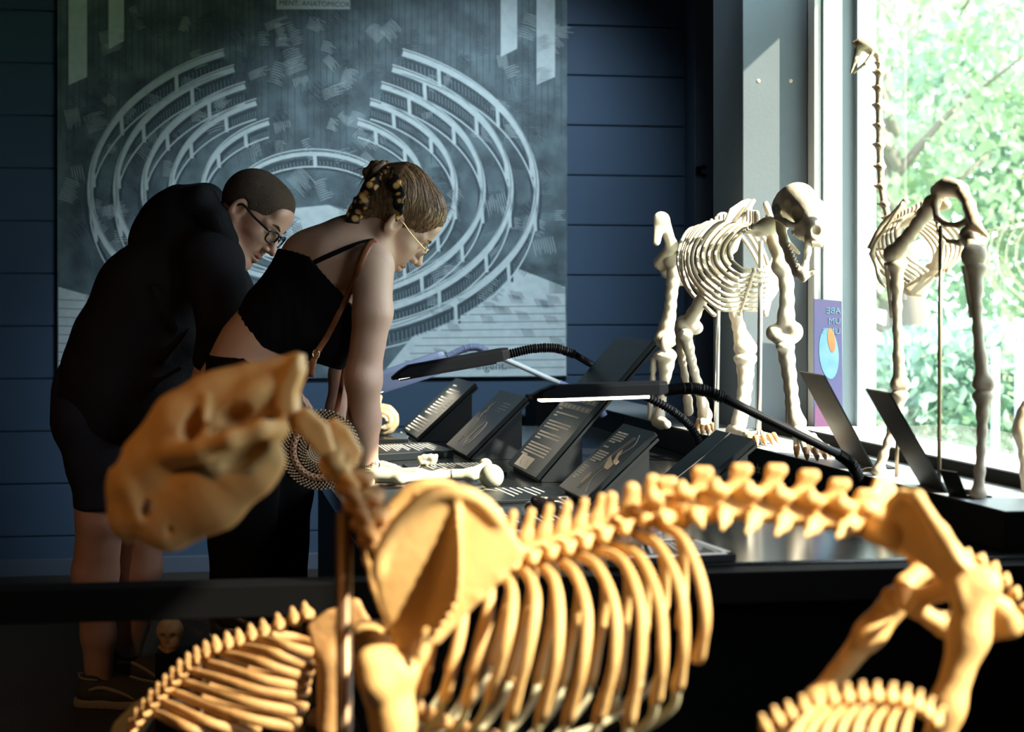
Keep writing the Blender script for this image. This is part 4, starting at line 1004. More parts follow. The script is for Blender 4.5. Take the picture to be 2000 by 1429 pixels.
f.build('lower_jaw', 0.0022, M['bone_white'], bear)
# spine
sp = [at(1500, 440, 4.58), at(1484, 452, 4.68), at(1474, 448, 4.80), at(1452, 440, 4.95), at(1425, 441, 5.12), at(1395, 448, 5.28), at(1362, 460, 5.42)]
SPN = catmull(sp, 22)
for i, c in enumerate(SPN):
    f = Field(); f.ell(c, (0.018, 0.017, 0.015), k=0.005)
    hgt = 0.022 if i < 5 else 0.050 - 0.0016 * (i - 5)
    f.cap(c, c + np.array((0, 0.012, hgt)), 0.0075, 0.0062, k=0.006)
    for sg in (-1, 1): f.cap(c, c + ea * sg * (0.032 if i > 4 else 0.040), 0.008, 0.006, k=0.006)
    f.build('vertebra', 0.0027, M['bone_white'], bear)
f = Field(); f.ell(at(1503, 440, 4.56), (0.030, 0.022, 0.022), k=0.01)
for sg in (-1, 1): f.cap(at(1503, 440, 4.56), at(1503, 444, 4.56) + ea * sg * 0.042, 0.016, 0.008, k=0.012)
f.build('atlas', 0.0027, M['bone_white'], bear)
# ribs
st0, st1 = at(1472, 528, 4.70), at(1445, 612, 5.02)
for i in range(12):
    t_ = i / 11; c = catmull(sp, 60)[int(14 + 36 * t_)]
    hw = np.interp(t_, [0, 0.25, 0.6, 1], [0.060, 0.100, 0.130, 0.118]); stn = st0 + (st1 - st0) * min(1, t_ * 1.25)
    for sg in (-1, 1):
        l = ea * sg
        if t_ < 0.75:
            P = [c, c + l * hw * 0.55 + np.array((0, 0.02, 0.006)), c + l * hw + (stn - c) * 0.30 + eb * 0.03, c + l * hw * 1.0 + (stn - c) * 0.66 + eb * 0.03, c + l * hw * 0.55 + (stn - c) * 0.97, stn + l * 0.006]
        else:
            P = [c, c + l * hw * 0.6 + np.array((0, 0.02, 0.0)), c + l * hw + (stn - c) * 0.35 + eb * 0.05, c + l * hw * 0.98 + (stn - c) * 0.72 + eb * 0.05, c + l * hw * 0.62 + (stn - c) * 1.02]
        tube_obj('rib', catmull(P, 26), [0.005, 0.0062, 0.006, 0.0058, 0.0055], M['bone_white'], bear, seg=8)
f = Field(); f.path([st0, (st0 + st1) / 2, st1], [0.006, 0.0058, 0.005], k=0.004)
for t_ in np.linspace(0, 1, 7): f.ell(st0 + (st1 - st0) * t_, 0.0082, k=0.004)
f.build('sternum', 0.003, M['bone_white'], bear)
# shoulder blades
def bear_blade(pts, ridge, th, Y, yslope):
    f = Field(); P = np.array([at(x, y, Y + (y - 440) * yslope) for x, y in pts]); o = P.mean(0)
    u = R(0.75, -0.66); v = np.array((0, 0, 1.0)); n_ = np.cross(u, v)
    # outline given in the picture, laid on a slab roughly facing the viewer
    Mx = np.array([(1, 0, 0), (0, 0, 1), (0, 1, 0)], float).T
    f.plate([(p[0] - o[0], p[2] - o[2]) for p in P], th, Mx, o, 0.006, 'u', lambda a_, b_: 2.0 * a_ * a_ + 0.25 * a_, 0.003)
    R_ = [at(x, y, Y + w) for x, y, w in ridge]; f.path(R_, [0.006, 0.009, 0.008], k=0.008)
    return f.build('shoulder_blade', 0.0027, M['bone_white'], bear)
bear_blade([(1448, 392), (1462, 387), (1474, 390), (1470, 410), (1458, 438), (1448, 465), (1440, 490), (1428, 500), (1408, 496), (1388, 486), (1398, 462), (1412, 436), (1424, 408)], [(1472, 392, -0.01), (1440, 440, -0.035), (1422, 490, -0.02)], 0.005, 4.93, 0.0)
bear_blade([(1490, 398), (1496, 394), (1502, 400), (1514, 424), (1530, 460), (1530, 480), (1518, 482), (1506, 455), (1496, 425)], [(1496, 398, -0.006), (1512, 440, -0.02), (1524, 475, -0.012)], 0.005, 4.72, 0.0)
# fore limbs
a_, b_ = at(1408, 504, 4.95), at(1344, 634, 5.10)
long_bone('upper_arm_bone', [a_, at(1398, 535, 4.97), at(1370, 585, 5.04), b_], [0.026, 0.020, 0.0165, 0.022], [(a_, (0.034, 0.03, 0.030)), (at(1398, 512, 4.93), 0.022), (at(1333, 634, 5.10), (0.022, 0.022, 0.026)), (at(1357, 640, 5.09), (0.024, 0.022, 0.020))], bear)
long_bone('forearm_bone', [at(1340, 655, 5.09), at(1352, 710, 5.14), at(1366, 760, 5.20), at(1377, 812, 5.24)], [0.017, 0.012, 0.012, 0.018], [(at(1338, 652, 5.08), (0.022, 0.02, 0.016)), (at(1377, 810, 5.24), (0.020, 0.018, 0.020))], bear)
long_bone('forearm_bone', [at(1330, 648, 5.12), at(1331, 690, 5.16), at(1340, 750, 5.22), at(1345, 803, 5.26)], [0.016, 0.011, 0.0095, 0.014], [(at(1328, 640, 5.13), (0.016, 0.02, 0.020))], bear)
c_, d_ = at(1516, 470, 4.66), at(1533, 646, 4.62)
long_bone('upper_arm_bone', [c_, at(1530, 510, 4.63), at(1537, 575, 4.61), d_], [0.026, 0.022, 0.0165, 0.024], [(at(1527, 520, 4.62), (0.028, 0.026, 0.024)), (at(1511, 650, 4.62), (0.020, 0.022, 0.022)), (at(1552, 648, 4.60), (0.022, 0.022, 0.026)), (at(1532, 664, 4.60), (0.030, 0.024, 0.016))], bear)
long_bone('forearm_bone', [at(1536, 672, 4.60), at(1545, 740, 4.58), at(1551, 800, 4.54), at(1556, 826, 4.53)], [0.018, 0.0135, 0.014, 0.020], [(at(1533, 676, 4.59), (0.024, 0.02, 0.014)), (at(1558, 826, 4.52), (0.022, 0.02, 0.020))], bear)
long_bone('forearm_bone', [at(1526, 670, 4.63), at(1537, 740, 4.61), at(1543, 800, 4.57), at(1545, 830, 4.56)], [0.013, 0.010, 0.010, 0.014], [], bear)
def paw(name, root, toes, zf=Z_PL + 0.002, r=0.0085):
    for tp in toes:
        mid = root * 0.45 + tp * 0.55 + np.array((0, 0, 0.010))
        f = Field(); f.path([root, mid], [r, r * 0.85], k=0.004); f.ell(mid, r * 1.25, k=0.004); f.path([mid, tp * 0.9 + mid * 0.1 + np.array((0, 0, 0.006))], [r * 0.9, r * 0.9], k=0.004); toe_ = f.build('toe', 0.0027, M['bone_white'], bear)
        f = Field(); f.path([tp + np.array((0, 0, 0.012)), tp + (tp - mid) * 0.20 + np.array((0, 0, 0.006)), tp + (tp - mid) * 0.30 + np.array((0, 0, -0.004))], [0.0085, 0.006, 0.002], k=0.003); f.build('claw', 0.0022, M['claw'], toe_)
def floor_at(px, py): 
    return on_z(px, py, Z_PL + 0.012)
paw('forepaw', at(1554, 834, 4.52), [floor_at(x, y) for x, y in ((1556, 884), (1574, 888), (1592, 889), (1606, 887), (1616, 883))])
paw('forepaw', at(1372, 818, 5.24), [floor_at(x, y) for x, y in ((1362, 838), (1372, 842), (1382, 842), (1391, 838))])
# hind limbs
f = Field()
for sg in (-1, 1):
    h0 = at(1352, 466, 5.40)
    P_ = [h0 + ea * sg * 0.03, h0 + ea * sg * 0.085 + np.array((0, 0, 0.035))]
    f.path([h0 + ea * sg * 0.09 + np.array((0, 0, 0.055)), h0 + ea * sg * 0.06 + np.array((0, 0.04, -0.02)), h0 + ea * sg * 0.07 + eb * 0.10 + np.array((0, 0, -0.07))], [0.020, 0.016, 0.024], k=0.014, n=eb, sq=0.7)
    f.cap(h0 + ea * sg * 0.10 + np.array((0, 0, 0.06)), h0 + ea * sg * 0.11 + np.array((0, 0, -0.01)), 0.020, 0.012, k=0.01, n=eb, sq=0.45)
    f.path([h0 + ea * sg * 0.07 + eb * 0.10 + np.array((0, 0, -0.07)), h0 + ea * sg * 0.04 + eb * 0.16 + np.array((0, 0, -0.10)), h0 + ea * sg * 0.01 + eb * 0.12 + np.array((0, 0, -0.13))], [0.018, 0.014, 0.012], k=0.01)
f.path([h0, h0 + eb * 0.12 + np.array((0, 0, -0.01))], [0.024, 0.012], k=0.014)
f.build('pelvis', 0.003, M['bone_white'], bear)
long_bone('thigh_bone', [at(1320, 512, 5.46), at(1313, 560, 5.46), at(1308, 610, 5.47), at(1300, 655, 5.48)], [0.026, 0.017, 0.017, 0.030], [(at(1308, 508, 5.46), (0.020, 0.02, 0.022)), (at(1330, 500, 5.46), 0.020), (at(1300, 664, 5.46), (0.036, 0.03, 0.026))], bear)
f = Field(); f.ell(at(1298, 672, 5.42), (0.016, 0.012, 0.026)); f.build('kneecap', 0.003, M['bone_white'], bear)
long_bone('shin_bone', [at(1302, 696, 5.48), at(1299, 740, 5.50), at(1289, 800, 5.54), at(1287, 818, 5.55)], [0.028, 0.015, 0.0135, 0.018], [(at(1298, 694, 5.47), (0.036, 0.028, 0.016))], bear)
long_bone('shin_bone', [at(1276, 702, 5.49), at(1274, 750, 5.52), at(1269, 816, 5.56)], [0.010, 0.007, 0.009], [], bear)
long_bone('thigh_bone', [at(1428, 545, 5.28), at(1434, 600, 5.22), at(1446, 650, 5.14), at(1454, 672, 5.10)], [0.024, 0.017, 0.018, 0.028], [(at(1456, 680, 5.08), (0.034, 0.03, 0.026))], bear)
long_bone('shin_bone', [at(1456, 702, 5.08), at(1454, 750, 5.06), at(1446, 800, 5.05), at(1441, 836, 5.05)], [0.027, 0.016, 0.0145, 0.022], [(at(1456, 700, 5.07), (0.034, 0.028, 0.016))], bear)
long_bone('shin_bone', [at(1468, 706, 5.09), at(1462, 770, 5.07), at(1452, 830, 5.06)], [0.009, 0.007, 0.010], [], bear)
f = Field(); f.path([at(1432, 842, 5.06), at(1442, 846, 5.02), at(1456, 850, 4.98)], [0.022, 0.020, 0.016], k=0.01); f.build('heel_bone', 0.003, M['bone_white'], bear)
paw('hindpaw', at(1452, 848, 5.00), [floor_at(x, y) for x, y in ((1462, 862), (1476, 864), (1490, 863), (1502, 861), (1511, 858))])
f = Field(); f.path([at(1284, 822, 5.56), at(1292, 826, 5.50), at(1302, 829, 5.46)], [0.020, 0.018, 0.014], k=0.01); f.build('heel_bone', 0.003, M['bone_white'], bear)
for (x, y, y0) in ((1482, 868, 470), (1399, 847, 470)):
    p_ = on_z(x, y, Z_PL); top = at(x + (4 if y0 and x > 1450 else 6), y0, p_[1])
    MB().tube([(p_[0], p_[1], Z_PL + 0.001), top], 0.0068, 14).build('support_rod', M['steel'], bear, smooth=True)

# ================================================================ long-necked bird skeleton
bird = thing('bird_skeleton', (0.87, 3.75, Z_PL), 'tall long-necked flightless bird skeleton standing in front of the window', 'skeleton')
m = 'bone_bird'
f = Field()
f.ell(at(1688, 87, 4.25), (0.022, 0.022, 0.015), k=0.006); f.ell(at(1702, 96, 4.25), 0.014, k=0.008)
f.path([at(1676, 84, 4.25), at(1667, 84, 4.25)], [0.010, 0.004], k=0.008)
f.path([at(1678, 92, 4.25), at(1671, 116, 4.25), at(1662, 142, 4.25)], [0.009, 0.006, 0.0025], k=0.006)
f.ell(at(1677, 97, 4.22), (0.010, 0.02, 0.010), k=0.004, op='s')
f.build('skull', 0.0018, M[m], bird)
f = Field()
for w in (-0.012, 0.012): f.path([at(1704, 104, 4.25 + w), at(1690, 124, 4.25 + w), at(1668, 141, 4.25)], [0.004, 0.0035, 0.0028], k=0.003)
f.build('lower_beak', 0.0018, M[m], bird)
NK = [(1706, 94), (1713, 106), (1717, 122), (1718, 140), (1717, 169), (1717, 204), (1718, 243), (1718, 281), (1720, 323), (1721, 362), (1727, 397), (1735, 425), (1750, 440)]
for i in range(len(NK) - 1):
    Yn = 4.25 - 0.05 * max(0, i - 7) / 4
    p0, p1 = at(*NK[i], Yn), at(*NK[i + 1], Yn - (0.012 if i > 7 else 0)); sc = 0.65 if i < 3 else 1.0
    d = p1 - p0; s_ = np.array((1, 0, 0.0)); f = Field()
    f.path([p0 + d * 0.05, p0 + d * 0.5, p1 - d * 0.03], [0.0105 * sc, 0.0065 * sc, 0.0085 * sc], k=0.006)
    f.cap(p0 + d * 0.10 - s_ * 0.004, p0 + d * 0.02 - s_ * 0.0145 * sc, 0.006 * sc, 0.003 * sc, k=0.006); f.cap(p0 + d * 0.12, p0 + d * 0.06 + s_ * 0.010 * sc, 0.006 * sc, 0.0035 * sc, k=0.006)
    f.cap(p1 - d * 0.2, p1 + s_ * 0.007 * sc, 0.006 * sc, 0.004 * sc, k=0.006)
    for w in (-1, 1): f.cap(p0 + d * 0.08, p0 + d * 0.12 + np.array((0, 0.012 * w * sc, 0)), 0.0055 * sc, 0.0035 * sc, k=0.005)
    f.build('neck_vertebra', 0.0018, M[m], bird)
# back and rib cage (depth from the neck at 4.2 towards the hips at 3.6)
bk = catmull([at(1750, 440, 4.19), at(1776, 428, 4.06), at(1810, 412, 3.92), at(1845, 400, 3.74)], 13)
for i, c in enumerate(bk):
    f = Field(); f.ell(c, (0.013, 0.022, 0.012), k=0.004); f.cap(c, c + np.array((0, 0, 0.022)), 0.006, 0.005, k=0.005); f.build('back_vertebra', 0.0024, M[m], bird)
keel = [at(1775, 560, 4.10), at(1800, 572, 4.00), at(1830, 530, 3.92)]
for i in range(7):
    c = bk[1 + i]
    for sg in (-1, 1):
        l = ea * sg; t_ = i / 6; e_ = keel[0] + (keel[2] - keel[0]) * t_
        P = [c, c + l * 0.045 + np.array((0, 0, -0.012)), c + l * 0.075 + (e_ - c) * 0.4, c + l * 0.060 + (e_ - c) * 0.75, e_ + l * 0.02]
        tube_obj('rib', catmull(P, 16), [0.004, 0.0048, 0.0042, 0.0036], M[m], bird, seg=8)
f = Field()
q = np.array([at(x, y, 4.02) for x, y in ((1762, 562), (1790, 545), (1812, 515), (1826, 512), (1832, 530), (1820, 552), (1800, 580), (1775, 578))]); o = q.mean(0)
f.plate([(p[0] - o[0], p[2] - o[2]) for p in q], 0.016, np.array([(1, 0, 0), (0, 0, 1), (0, 1, 0)], float).T, o, 0.006, 'u', lambda a_, b_: 3 * a_ * a_, 0.006)
f.cap(at(1826, 520, 4.0), at(1842, 470, 3.95), 0.012, 0.006, k=0.01); f.cap(at(1770, 565, 4.04), at(1740, 480, 4.12), 0.008, 0.006, k=0.01)
f.build('breastbone', 0.0026, M[m], bird)
# wing bones
tube_obj('wing_bone', catmull([at(1772, 390, 4.02), at(1750, 412, 4.03), at(1722, 440, 4.05), at(1700, 486, 4.06)], 16), [0.009, 0.0055, 0.005, 0.008], M[m], bird)
tube_obj('wing_bone', catmull([at(1766, 396, 4.0), at(1740, 430, 4.0), at(1712, 470, 4.02), at(1703, 496, 4.03)], 14), [0.006, 0.0035, 0.0035, 0.006], M[m], bird)
tube_obj('wing_bone', catmull([at(1702, 492, 4.04), at(1712, 520, 4.04), at(1718, 545, 4.03), at(1730, 560, 4.02)], 12), [0.007, 0.0045, 0.005, 0.003], M[m], bird)
tube_obj('wing_bone', catmull([at(1703, 488, 4.05), at(1722, 486, 4.04), at(1740, 478, 4.02)], 10), [0.005, 0.003, 0.003], M[m], bird)
# pelvis
f = Field()
f.path([at(1830, 372, 3.74), at(1850, 364, 3.70), at(1876, 372, 3.64), at(1893, 400, 3.58), at(1898, 425, 3.55)], [0.014, 0.017, 0.015, 0.011, 0.009], k=0.010)
f.path([at(1844, 368, 3.72), at(1870, 368, 3.66)], [0.017, 0.016], k=0.012); f.cap(at(1862, 366, 3.66), at(1872, 362, 3.62), 0.012, 0.004, k=0.008)
f.path([at(1830, 374, 3.74), at(1826, 400, 3.72), at(1830, 425, 3.68), at(1846, 438, 3.62), at(1872, 440, 3.58), at(1896, 428, 3.55)], [0.010, 0.0075, 0.0065, 0.006, 0.006, 0.008], k=0.006)
f.path([at(1828, 420, 3.70), at(1834, 450, 3.66), at(1852, 470, 3.60), at(1876, 474, 3.56), at(1886, 462, 3.54), at(1898, 428, 3.55)], [0.0055, 0.0045, 0.0045, 0.007, 0.008, 0.008], k=0.006)
f.path([at(1893, 405, 3.56), at(1905, 440, 3.52), at(1928, 462, 3.49)], [0.013, 0.011, 0.004], k=0.008)
f.build('pelvis', 0.0024, M[m], bird)
def leg(hip_, knee, tib, ankle, tars, foot, head):
    long_bone('thigh_bone', [hip_, hip_ * 0.5 + knee * 0.5, knee], [0.017, 0.0115, 0.018], [(hip_, 0.018), (knee + np.array((-0.008, 0, 0)), (0.017, 0.016, 0.020)), (knee + np.array((0.012, 0, 0.004)), (0.013, 0.014, 0.017))], bird, m, 0.0024)
    long_bone('shin_bone', [knee + np.array((0.004, 0, -0.026)), tib, ankle + np.array((0, 0, 0.014))], [0.0160, 0.0098, 0.0090, 0.0145], [(knee + np.array((0.004, 0, -0.022)), (0.022, 0.018, 0.010)), (ankle + np.array((-0.010, 0, 0.012)), (0.010, 0.014, 0.013)), (ankle + np.array((0.012, 0, 0.012)), (0.010, 0.014, 0.014))], bird, m, 0.0024)
    tube_obj('shin_splint', catmull([knee + np.array((-0.018, 0.0, -0.02)), tib * 0.3 + knee * 0.7 + np.array((-0.018, 0, 0)), tib + np.array((-0.012, 0, 0))], 10), [0.007, 0.005, 0.003], M[m], bird)
    long_bone('foot_bone', [ankle + np.array((0, 0, -0.014)), tars, foot + np.array((0, 0, 0.016))], [0.0150, 0.0088, 0.0078, 0.0115], [(ankle + np.array((0, 0, -0.010)), (0.020, 0.016, 0.010)), (foot + np.array((0, 0, 0.010)), (0.016, 0.016, 0.010))], bird, m, 0.0024)
    for dx, dy in ((-0.030, -0.05), (0.0, -0.07), (0.03, -0.05)):
        tube_obj('toe', catmull([foot + np.array((0, 0, 0.010)), foot + np.array((dx * 0.5, -dy * 0.5, 0.012)), foot + np.array((dx, -dy, 0.006))], 8), [0.007, 0.006, 0.003], M[m], bird, seg=8)
leg(at(1822, 398, 3.74), at(1748, 496, 3.86), at(1752, 620, 3.88), at(1757, 762, 3.90), at(1738, 850, 3.90), on_z(1716, 930, Z_PL), 0)
leg(at(1893, 460, 3.56), at(1902, 500, 3.46), at(1908, 620, 3.45), at(1920, 762, 3.44), at(1917, 860, 3.43), on_z(1911, 975, Z_PL), 0)
p_ = on_z(1834, 958, Z_PL); MB().tube([p_, at(1837, 440, p_[1])], 0.0042, 12).build('support_rod', M['brass'], bird, smooth=True)
p_ = on_z(1751, 934, Z_PL); MB().tube([p_, at(1754, 800, p_[1])], 0.004, 12).build('support_rod', M['brass'], bird, smooth=True)
mb = MB(); mb.tube([p_ + np.array((0, 0, 0.0)), p_ + np.array((0, 0, 0.003))], 0.05, 24); mb.build('foot_disc', M['sill'], bird, smooth=False)
# sliver of another mount at the picture edge
sk3 = thing('foot_skeleton', at(1992, 860, 3.55), 'small pale foot bones at the very edge of the window', 'skeleton')
q0 = on_z(2005, 962, Z_PL)
long_bone('foot_bone', [np.array((q0[0], q0[1], Z_PL + 0.004)), at(1998, 880, q0[1]), at(1993, 830, q0[1]), at(2004, 790, q0[1])], [0.010, 0.008, 0.012, 0.010], [(at(1990, 842, q0[1]), (0.012, 0.014, 0.016))], sk3, m, 0.0026)

# ================================================================ slanted sign boards on the plinth and the leaflet at the jamb
M['sign'] = mat('sign_black', (0.007, 0.009, 0.012), 0.45, spec=0.14)
def slant_sign(tl, tr, br, label, zb=Z_PL + 0.002):
    bn = on_z(*br, zb); a_, b_, _ = to_ab(bn); tn = on_b(*tr, b_)
    lo, hi = b_, b_ + 1.2
    for _ in range(40):
        mid = (lo + hi) / 2
        if on_b(*tl, mid)[2] > tn[2]: lo = mid
        else: hi = mid
    # the top edge is level: find the depth at which the far corner is as high as the near one
    best = min(np.linspace(b_ + 0.05, b_ + 0.6, 120), key=lambda bb: abs(on_b(*tl, bb)[2] - tn[2]))
    wd = min(best - b_, 0.32)
    tf = on_b(*tl, b_ + wd); bf = bn + (tf - tn); bf[2] = zb
    t = thing('sign_board', bn, label, 'sign', 'slanted sign boards on the plinth')
    n_ = np.cross(tn - bn, bf - bn); n_ /= np.linalg.norm(n_)
    if n_[2] > 0: n_ = -n_
    MB().quadprism([tf, tn, bn, bf], n_ * 0.004).build('board', M['sign'], t)
    MB().quadprism([bf + np.array((0.0, 0, 0.003)), bn + np.array((0, 0, 0.003)), bn + R(0.05, 0, 0.003), bf + R(0.05, 0, 0.003)], (0, 0, -0.003)).build('foot', M['sign'], t)
    return t
slant_sign((1564, 724), (1611, 732), (1710, 916), 'black slanted sign board between the bear and bird skeletons')
slant_sign((1693, 758), (1739, 766), (1852, 962), 'black slanted sign board behind the lower leg of the bird skeleton')
slant_sign((1838, 916), (1871, 921), (1890, 972), 'small black sign board at the foot of the dark rod')
lf = thing('leaflet', on_b(1617, 832, 5.10), 'blue and purple leaflet with a glowing oval picture standing by the window jamb', 'leaflet')
bz = 5.10
def lp(px, py, d=0.0): return on_b(px, py, bz - d)
M['leaflet'] = mat('leaflet_blue', (0.035, 0.045, 0.14), 0.4, noise=(6, (0.06, 0.045, 0.13), 0.6)); M['leaflet_cyan'] = mat('leaflet_cyan', (0.045, 0.15, 0.26), 0.4, noise=(20, (0.10, 0.21, 0.27), 0.5)); M['leaflet_orange'] = mat('leaflet_orange', (0.26, 0.09, 0.035), 0.4, noise=(25, (0.24, 0.15, 0.04), 0.5)); M['leaflet_purple'] = mat('leaflet_purple', (0.09, 0.03, 0.10), 0.4, noise=(15, (0.12, 0.04, 0.10), 0.5))
MB().quadprism([lp(1590, 583), lp(1644, 588), lp(1646, 838), lp(1590, 838)], R(0, 0.004)).build('sheet', M['leaflet'], lf)
lf = bpy.data.objects['sheet']
MB().quadprism([lp(1592, 790, .001), lp(1645, 800, .001), lp(1645, 838, .001), lp(1591, 837, .001)], R(0, 0.0008)).build('lower_field', M['leaflet_purple'], lf)
def oval(cx, cy, rx, ry, d, rot=0): 
    P = [lp(cx + rx * math.cos(a) * math.cos(rot) - ry * math.sin(a) * math.sin(rot), cy + rx * math.cos(a) * math.sin(rot) + ry * math.sin(a) * math.cos(rot), d) for a in np.linspace(0, 2 * math.pi, 28, endpoint=False)]
    mb = MB(); mb.add(P + [p + R(0, 0.0008) for p in P], [tuple(range(28)), tuple(range(55, 27, -1))] + [(i, (i + 1) % 28, 28 + (i + 1) % 28, 28 + i) for i in range(28)]); return mb
oval(1619, 690, 19, 50, 0.0012, -0.08).build('oval_picture', M['leaflet_cyan'], lf); oval(1624, 664, 7, 24, 0.0022, -0.12).build('hot_spot', M['leaflet_orange'], lf)
for i, w_ in enumerate(('ABE', 'UM', 'UNG')):
    text_obj('lettering', w_, 0.026, lp(1642, 612 + i * 20, 0.0015), R(1, 0), (0, 0, 1), M['leaflet_cyan'], lf, mirror=True)
# ================================================================ visitors
M['skin_m'] = mat('skin_pale', (0.60, 0.36, 0.27), 0.48, noise=(18, (0.54, 0.30, 0.22), 0.6), bump=(220, 0.05), sss=0.15)
M['skin_w'] = mat('skin_light', (0.66, 0.43, 0.33), 0.48, noise=(16, (0.60, 0.37, 0.28), 0.6), bump=(220, 0.05), sss=0.15)
M['lip'] = mat('lip_skin', (0.50, 0.20, 0.17), 0.45)
M['hoodie'] = mat('black_fleece', (0.014, 0.015, 0.019), 0.85, spec=0.15, bump=(160, 0.25))
M['shorts'] = mat('navy_cotton', (0.022, 0.027, 0.042), 0.85, spec=0.15, bump=(140, 0.2))
M['knit'] = mat('black_knit', (0.006, 0.006, 0.008), 0.9, spec=0.1, bump=(300, 0.15))
M['trouser'] = mat('black_cloth', (0.006, 0.006, 0.007), 0.9, spec=0.1)
M['hair_m'] = mat('brown_buzz', (0.120, 0.070, 0.042), 0.6, noise=(300, (0.045, 0.025, 0.015), 0.5), bump=(500, 0.8))
def hair_mat(name, c1, c2, scale=(240, 240, 12)):
    m = mat(name, c1, 0.42); nt = m.node_tree; b = nt.nodes['Principled BSDF']
    tc = nt.nodes.new('ShaderNodeTexCoord'); n = nt.nodes.new('ShaderNodeTexNoise'); n.inputs['Scale'].default_value = 1.0; n.inputs['Detail'].default_value = 3
    mp = nt.nodes.new('ShaderNodeMapping'); mp.inputs['Scale'].default_value = scale; mp.inputs['Rotation'].default_value = (0, 0.6, 0)
    nt.links.new(tc.outputs['Object'], mp.inputs['Vector']); nt.links.new(mp.outputs[0], n.inputs['Vector'])
    r = nt.nodes.new('ShaderNodeValToRGB'); r.color_ramp.elements[0].position = 0.35; r.color_ramp.elements[1].position = 0.65
    r.color_ramp.elements[0].color = (*c2, 1); r.color_ramp.elements[1].color = (*c1, 1)
    nt.links.new(n.outputs['Fac'], r.inputs['Fac']); nt.links.new(r.outputs['Color'], b.inputs['Base Color'])
    return m
M['hair_w'] = hair_mat('blond_hair', (0.27, 0.155, 0.080), (0.10, 0.052, 0.026))
M['eye'] = mat('eye_white', (0.7, 0.68, 0.65), 0.2)
M['iris'] = mat('eye_iris', (0.06, 0.07, 0.08), 0.15)
M['black_frame'] = mat('glasses_black', (0.012, 0.012, 0.014), 0.3)
M['gold'] = mat('glasses_gold', (0.75, 0.55, 0.30), 0.25, metal=1.0)
M['strap'] = mat('brown_leather', (0.23, 0.075, 0.028), 0.42, noise=(40, (0.16, 0.05, 0.02), 0.5))

def head_frame(pitch, yaw, roll=0.0):
    p, y = math.radians(pitch), math.radians(yaw)
    f0 = np.array((math.cos(p), 0, -math.sin(p))); u = np.array((math.sin(p), 0, math.cos(p))); r0 = np.array((0, -1.0, 0))
    fw = f0 * math.cos(y) + r0 * math.sin(y); rt = r0 * math.cos(y) - f0 * math.sin(y)
    a = math.radians(roll); rt2 = rt * math.cos(a) + u * math.sin(a); u2 = u * math.cos(a) - rt * math.sin(a)
    return np.stack([rt2, fw, u2], 1)                           # columns: right, forward, up
class Head:
    def __init__(s, Rm, ear_world, sc=1.0):
        s.R = Rm; s.sc = sc; s.c = np.asarray(ear_world) - Rm @ (np.array((0.074, -0.008, -0.005)) * sc)
    def p(s, x, y, z): return s.c + s.R @ (np.array((x, y, z)) * s.sc)
def head_field(f, h, fem=False):
    p, R_, q = h.p, h.R, h.sc
    E = lambda c, r, k=0.012, op='u', M_=None: f.ell(p(*c), np.array(r) * q, R_ if M_ is None else M_, k, op)
    E((0, -0.014, 0.036), (0.073, 0.094, 0.083), 0.01)
    E((0, 0.030, -0.012), (0.064, 0.066, 0.078), 0.02)
    E((0, 0.034, -0.052), (0.050 if fem else 0.053, 0.054, 0.060), 0.02)
    for s_ in (-1, 1):
        f.path([p(s_ * 0.056, -0.004, -0.042), p(s_ * 0.047, 0.022, -0.074), p(s_ * 0.018, 0.070, -0.100)], [0.018 * q, 0.018 * q, 0.017 * q], k=0.018)
        E((s_ * 0.042, 0.058, -0.022), (0.022, 0.022, 0.020), 0.018)
        f.cap(p(s_ * 0.046, 0.068, 0.022), p(s_ * 0.010, 0.088, 0.022), 0.010 * q, 0.010 * q, k=0.014)
        E((s_ * 0.030, 0.060, -0.050), (0.022, 0.026, 0.026), 0.02)
    E((0, 0.078, -0.104), (0.019, 0.017, 0.016), 0.016)
    E((0, 0.074, 0.055), (0.050, 0.022, 0.034), 0.022)
    for s_ in (-1, 1):
        E((s_ * 0.032, 0.096, 0.004), (0.017, 0.014, 0.010), 0.008, 's')
        E((s_ * 0.031, 0.0765, 0.002), (0.014, 0.013, 0.0115), 0.004)                # closed-down lids
    f.path([p(0, 0.087, 0.016), p(0, 0.100, -0.008), p(0, 0.117, -0.031)], [0.0085 * q, 0.0085 * q, 0.0115 * q], k=0.010)
    for s_ in (-1, 1):
        E((s_ * 0.0115, 0.100, -0.036), (0.0090, 0.012, 0.0085), 0.006)
        E((s_ * 0.006, 0.108, -0.0435), (0.0035, 0.006, 0.003), 0.003, 's')
    f.path([p(-0.022, 0.080, -0.068), p(0, 0.0955, -0.0635), p(0.022, 0.080, -0.068)], [0.004 * q, 0.0075 * q, 0.004 * q], k=0.006)
    f.path([p(-0.020, 0.080, -0.073), p(0, 0.0935, -0.078), p(0.020, 0.080, -0.073)], [0.004 * q, 0.0080 * q, 0.004 * q], k=0.006)
    f.path([p(-0.022, 0.086, -0.0705), p(0, 0.1035, -0.0708), p(0.022, 0.086, -0.0705)], [0.0015 * q, 0.0018 * q, 0.0015 * q], k=0.003, op='s')
    for s_ in (-1, 1):                                                               # ears
        Me = R_ @ np.array([(math.cos(s_ * .35), -math.sin(s_ * .35), 0), (math.sin(s_ * .35), math.cos(s_ * .35), 0), (0, 0, 1)])
        f.ell(p(s_ * 0.074, -0.010, -0.004), np.array((0.0095, 0.021, 0.034)) * q, Me, 0.006)
        f.ell(p(s_ * 0.070, -0.002, -0.026), np.array((0.009, 0.010, 0.013)) * q, Me, 0.008)
        f.ell(p(s_ * 0.083, -0.006, 0.001), np.array((0.0075, 0.011, 0.019)) * q, Me, 0.004, 's')
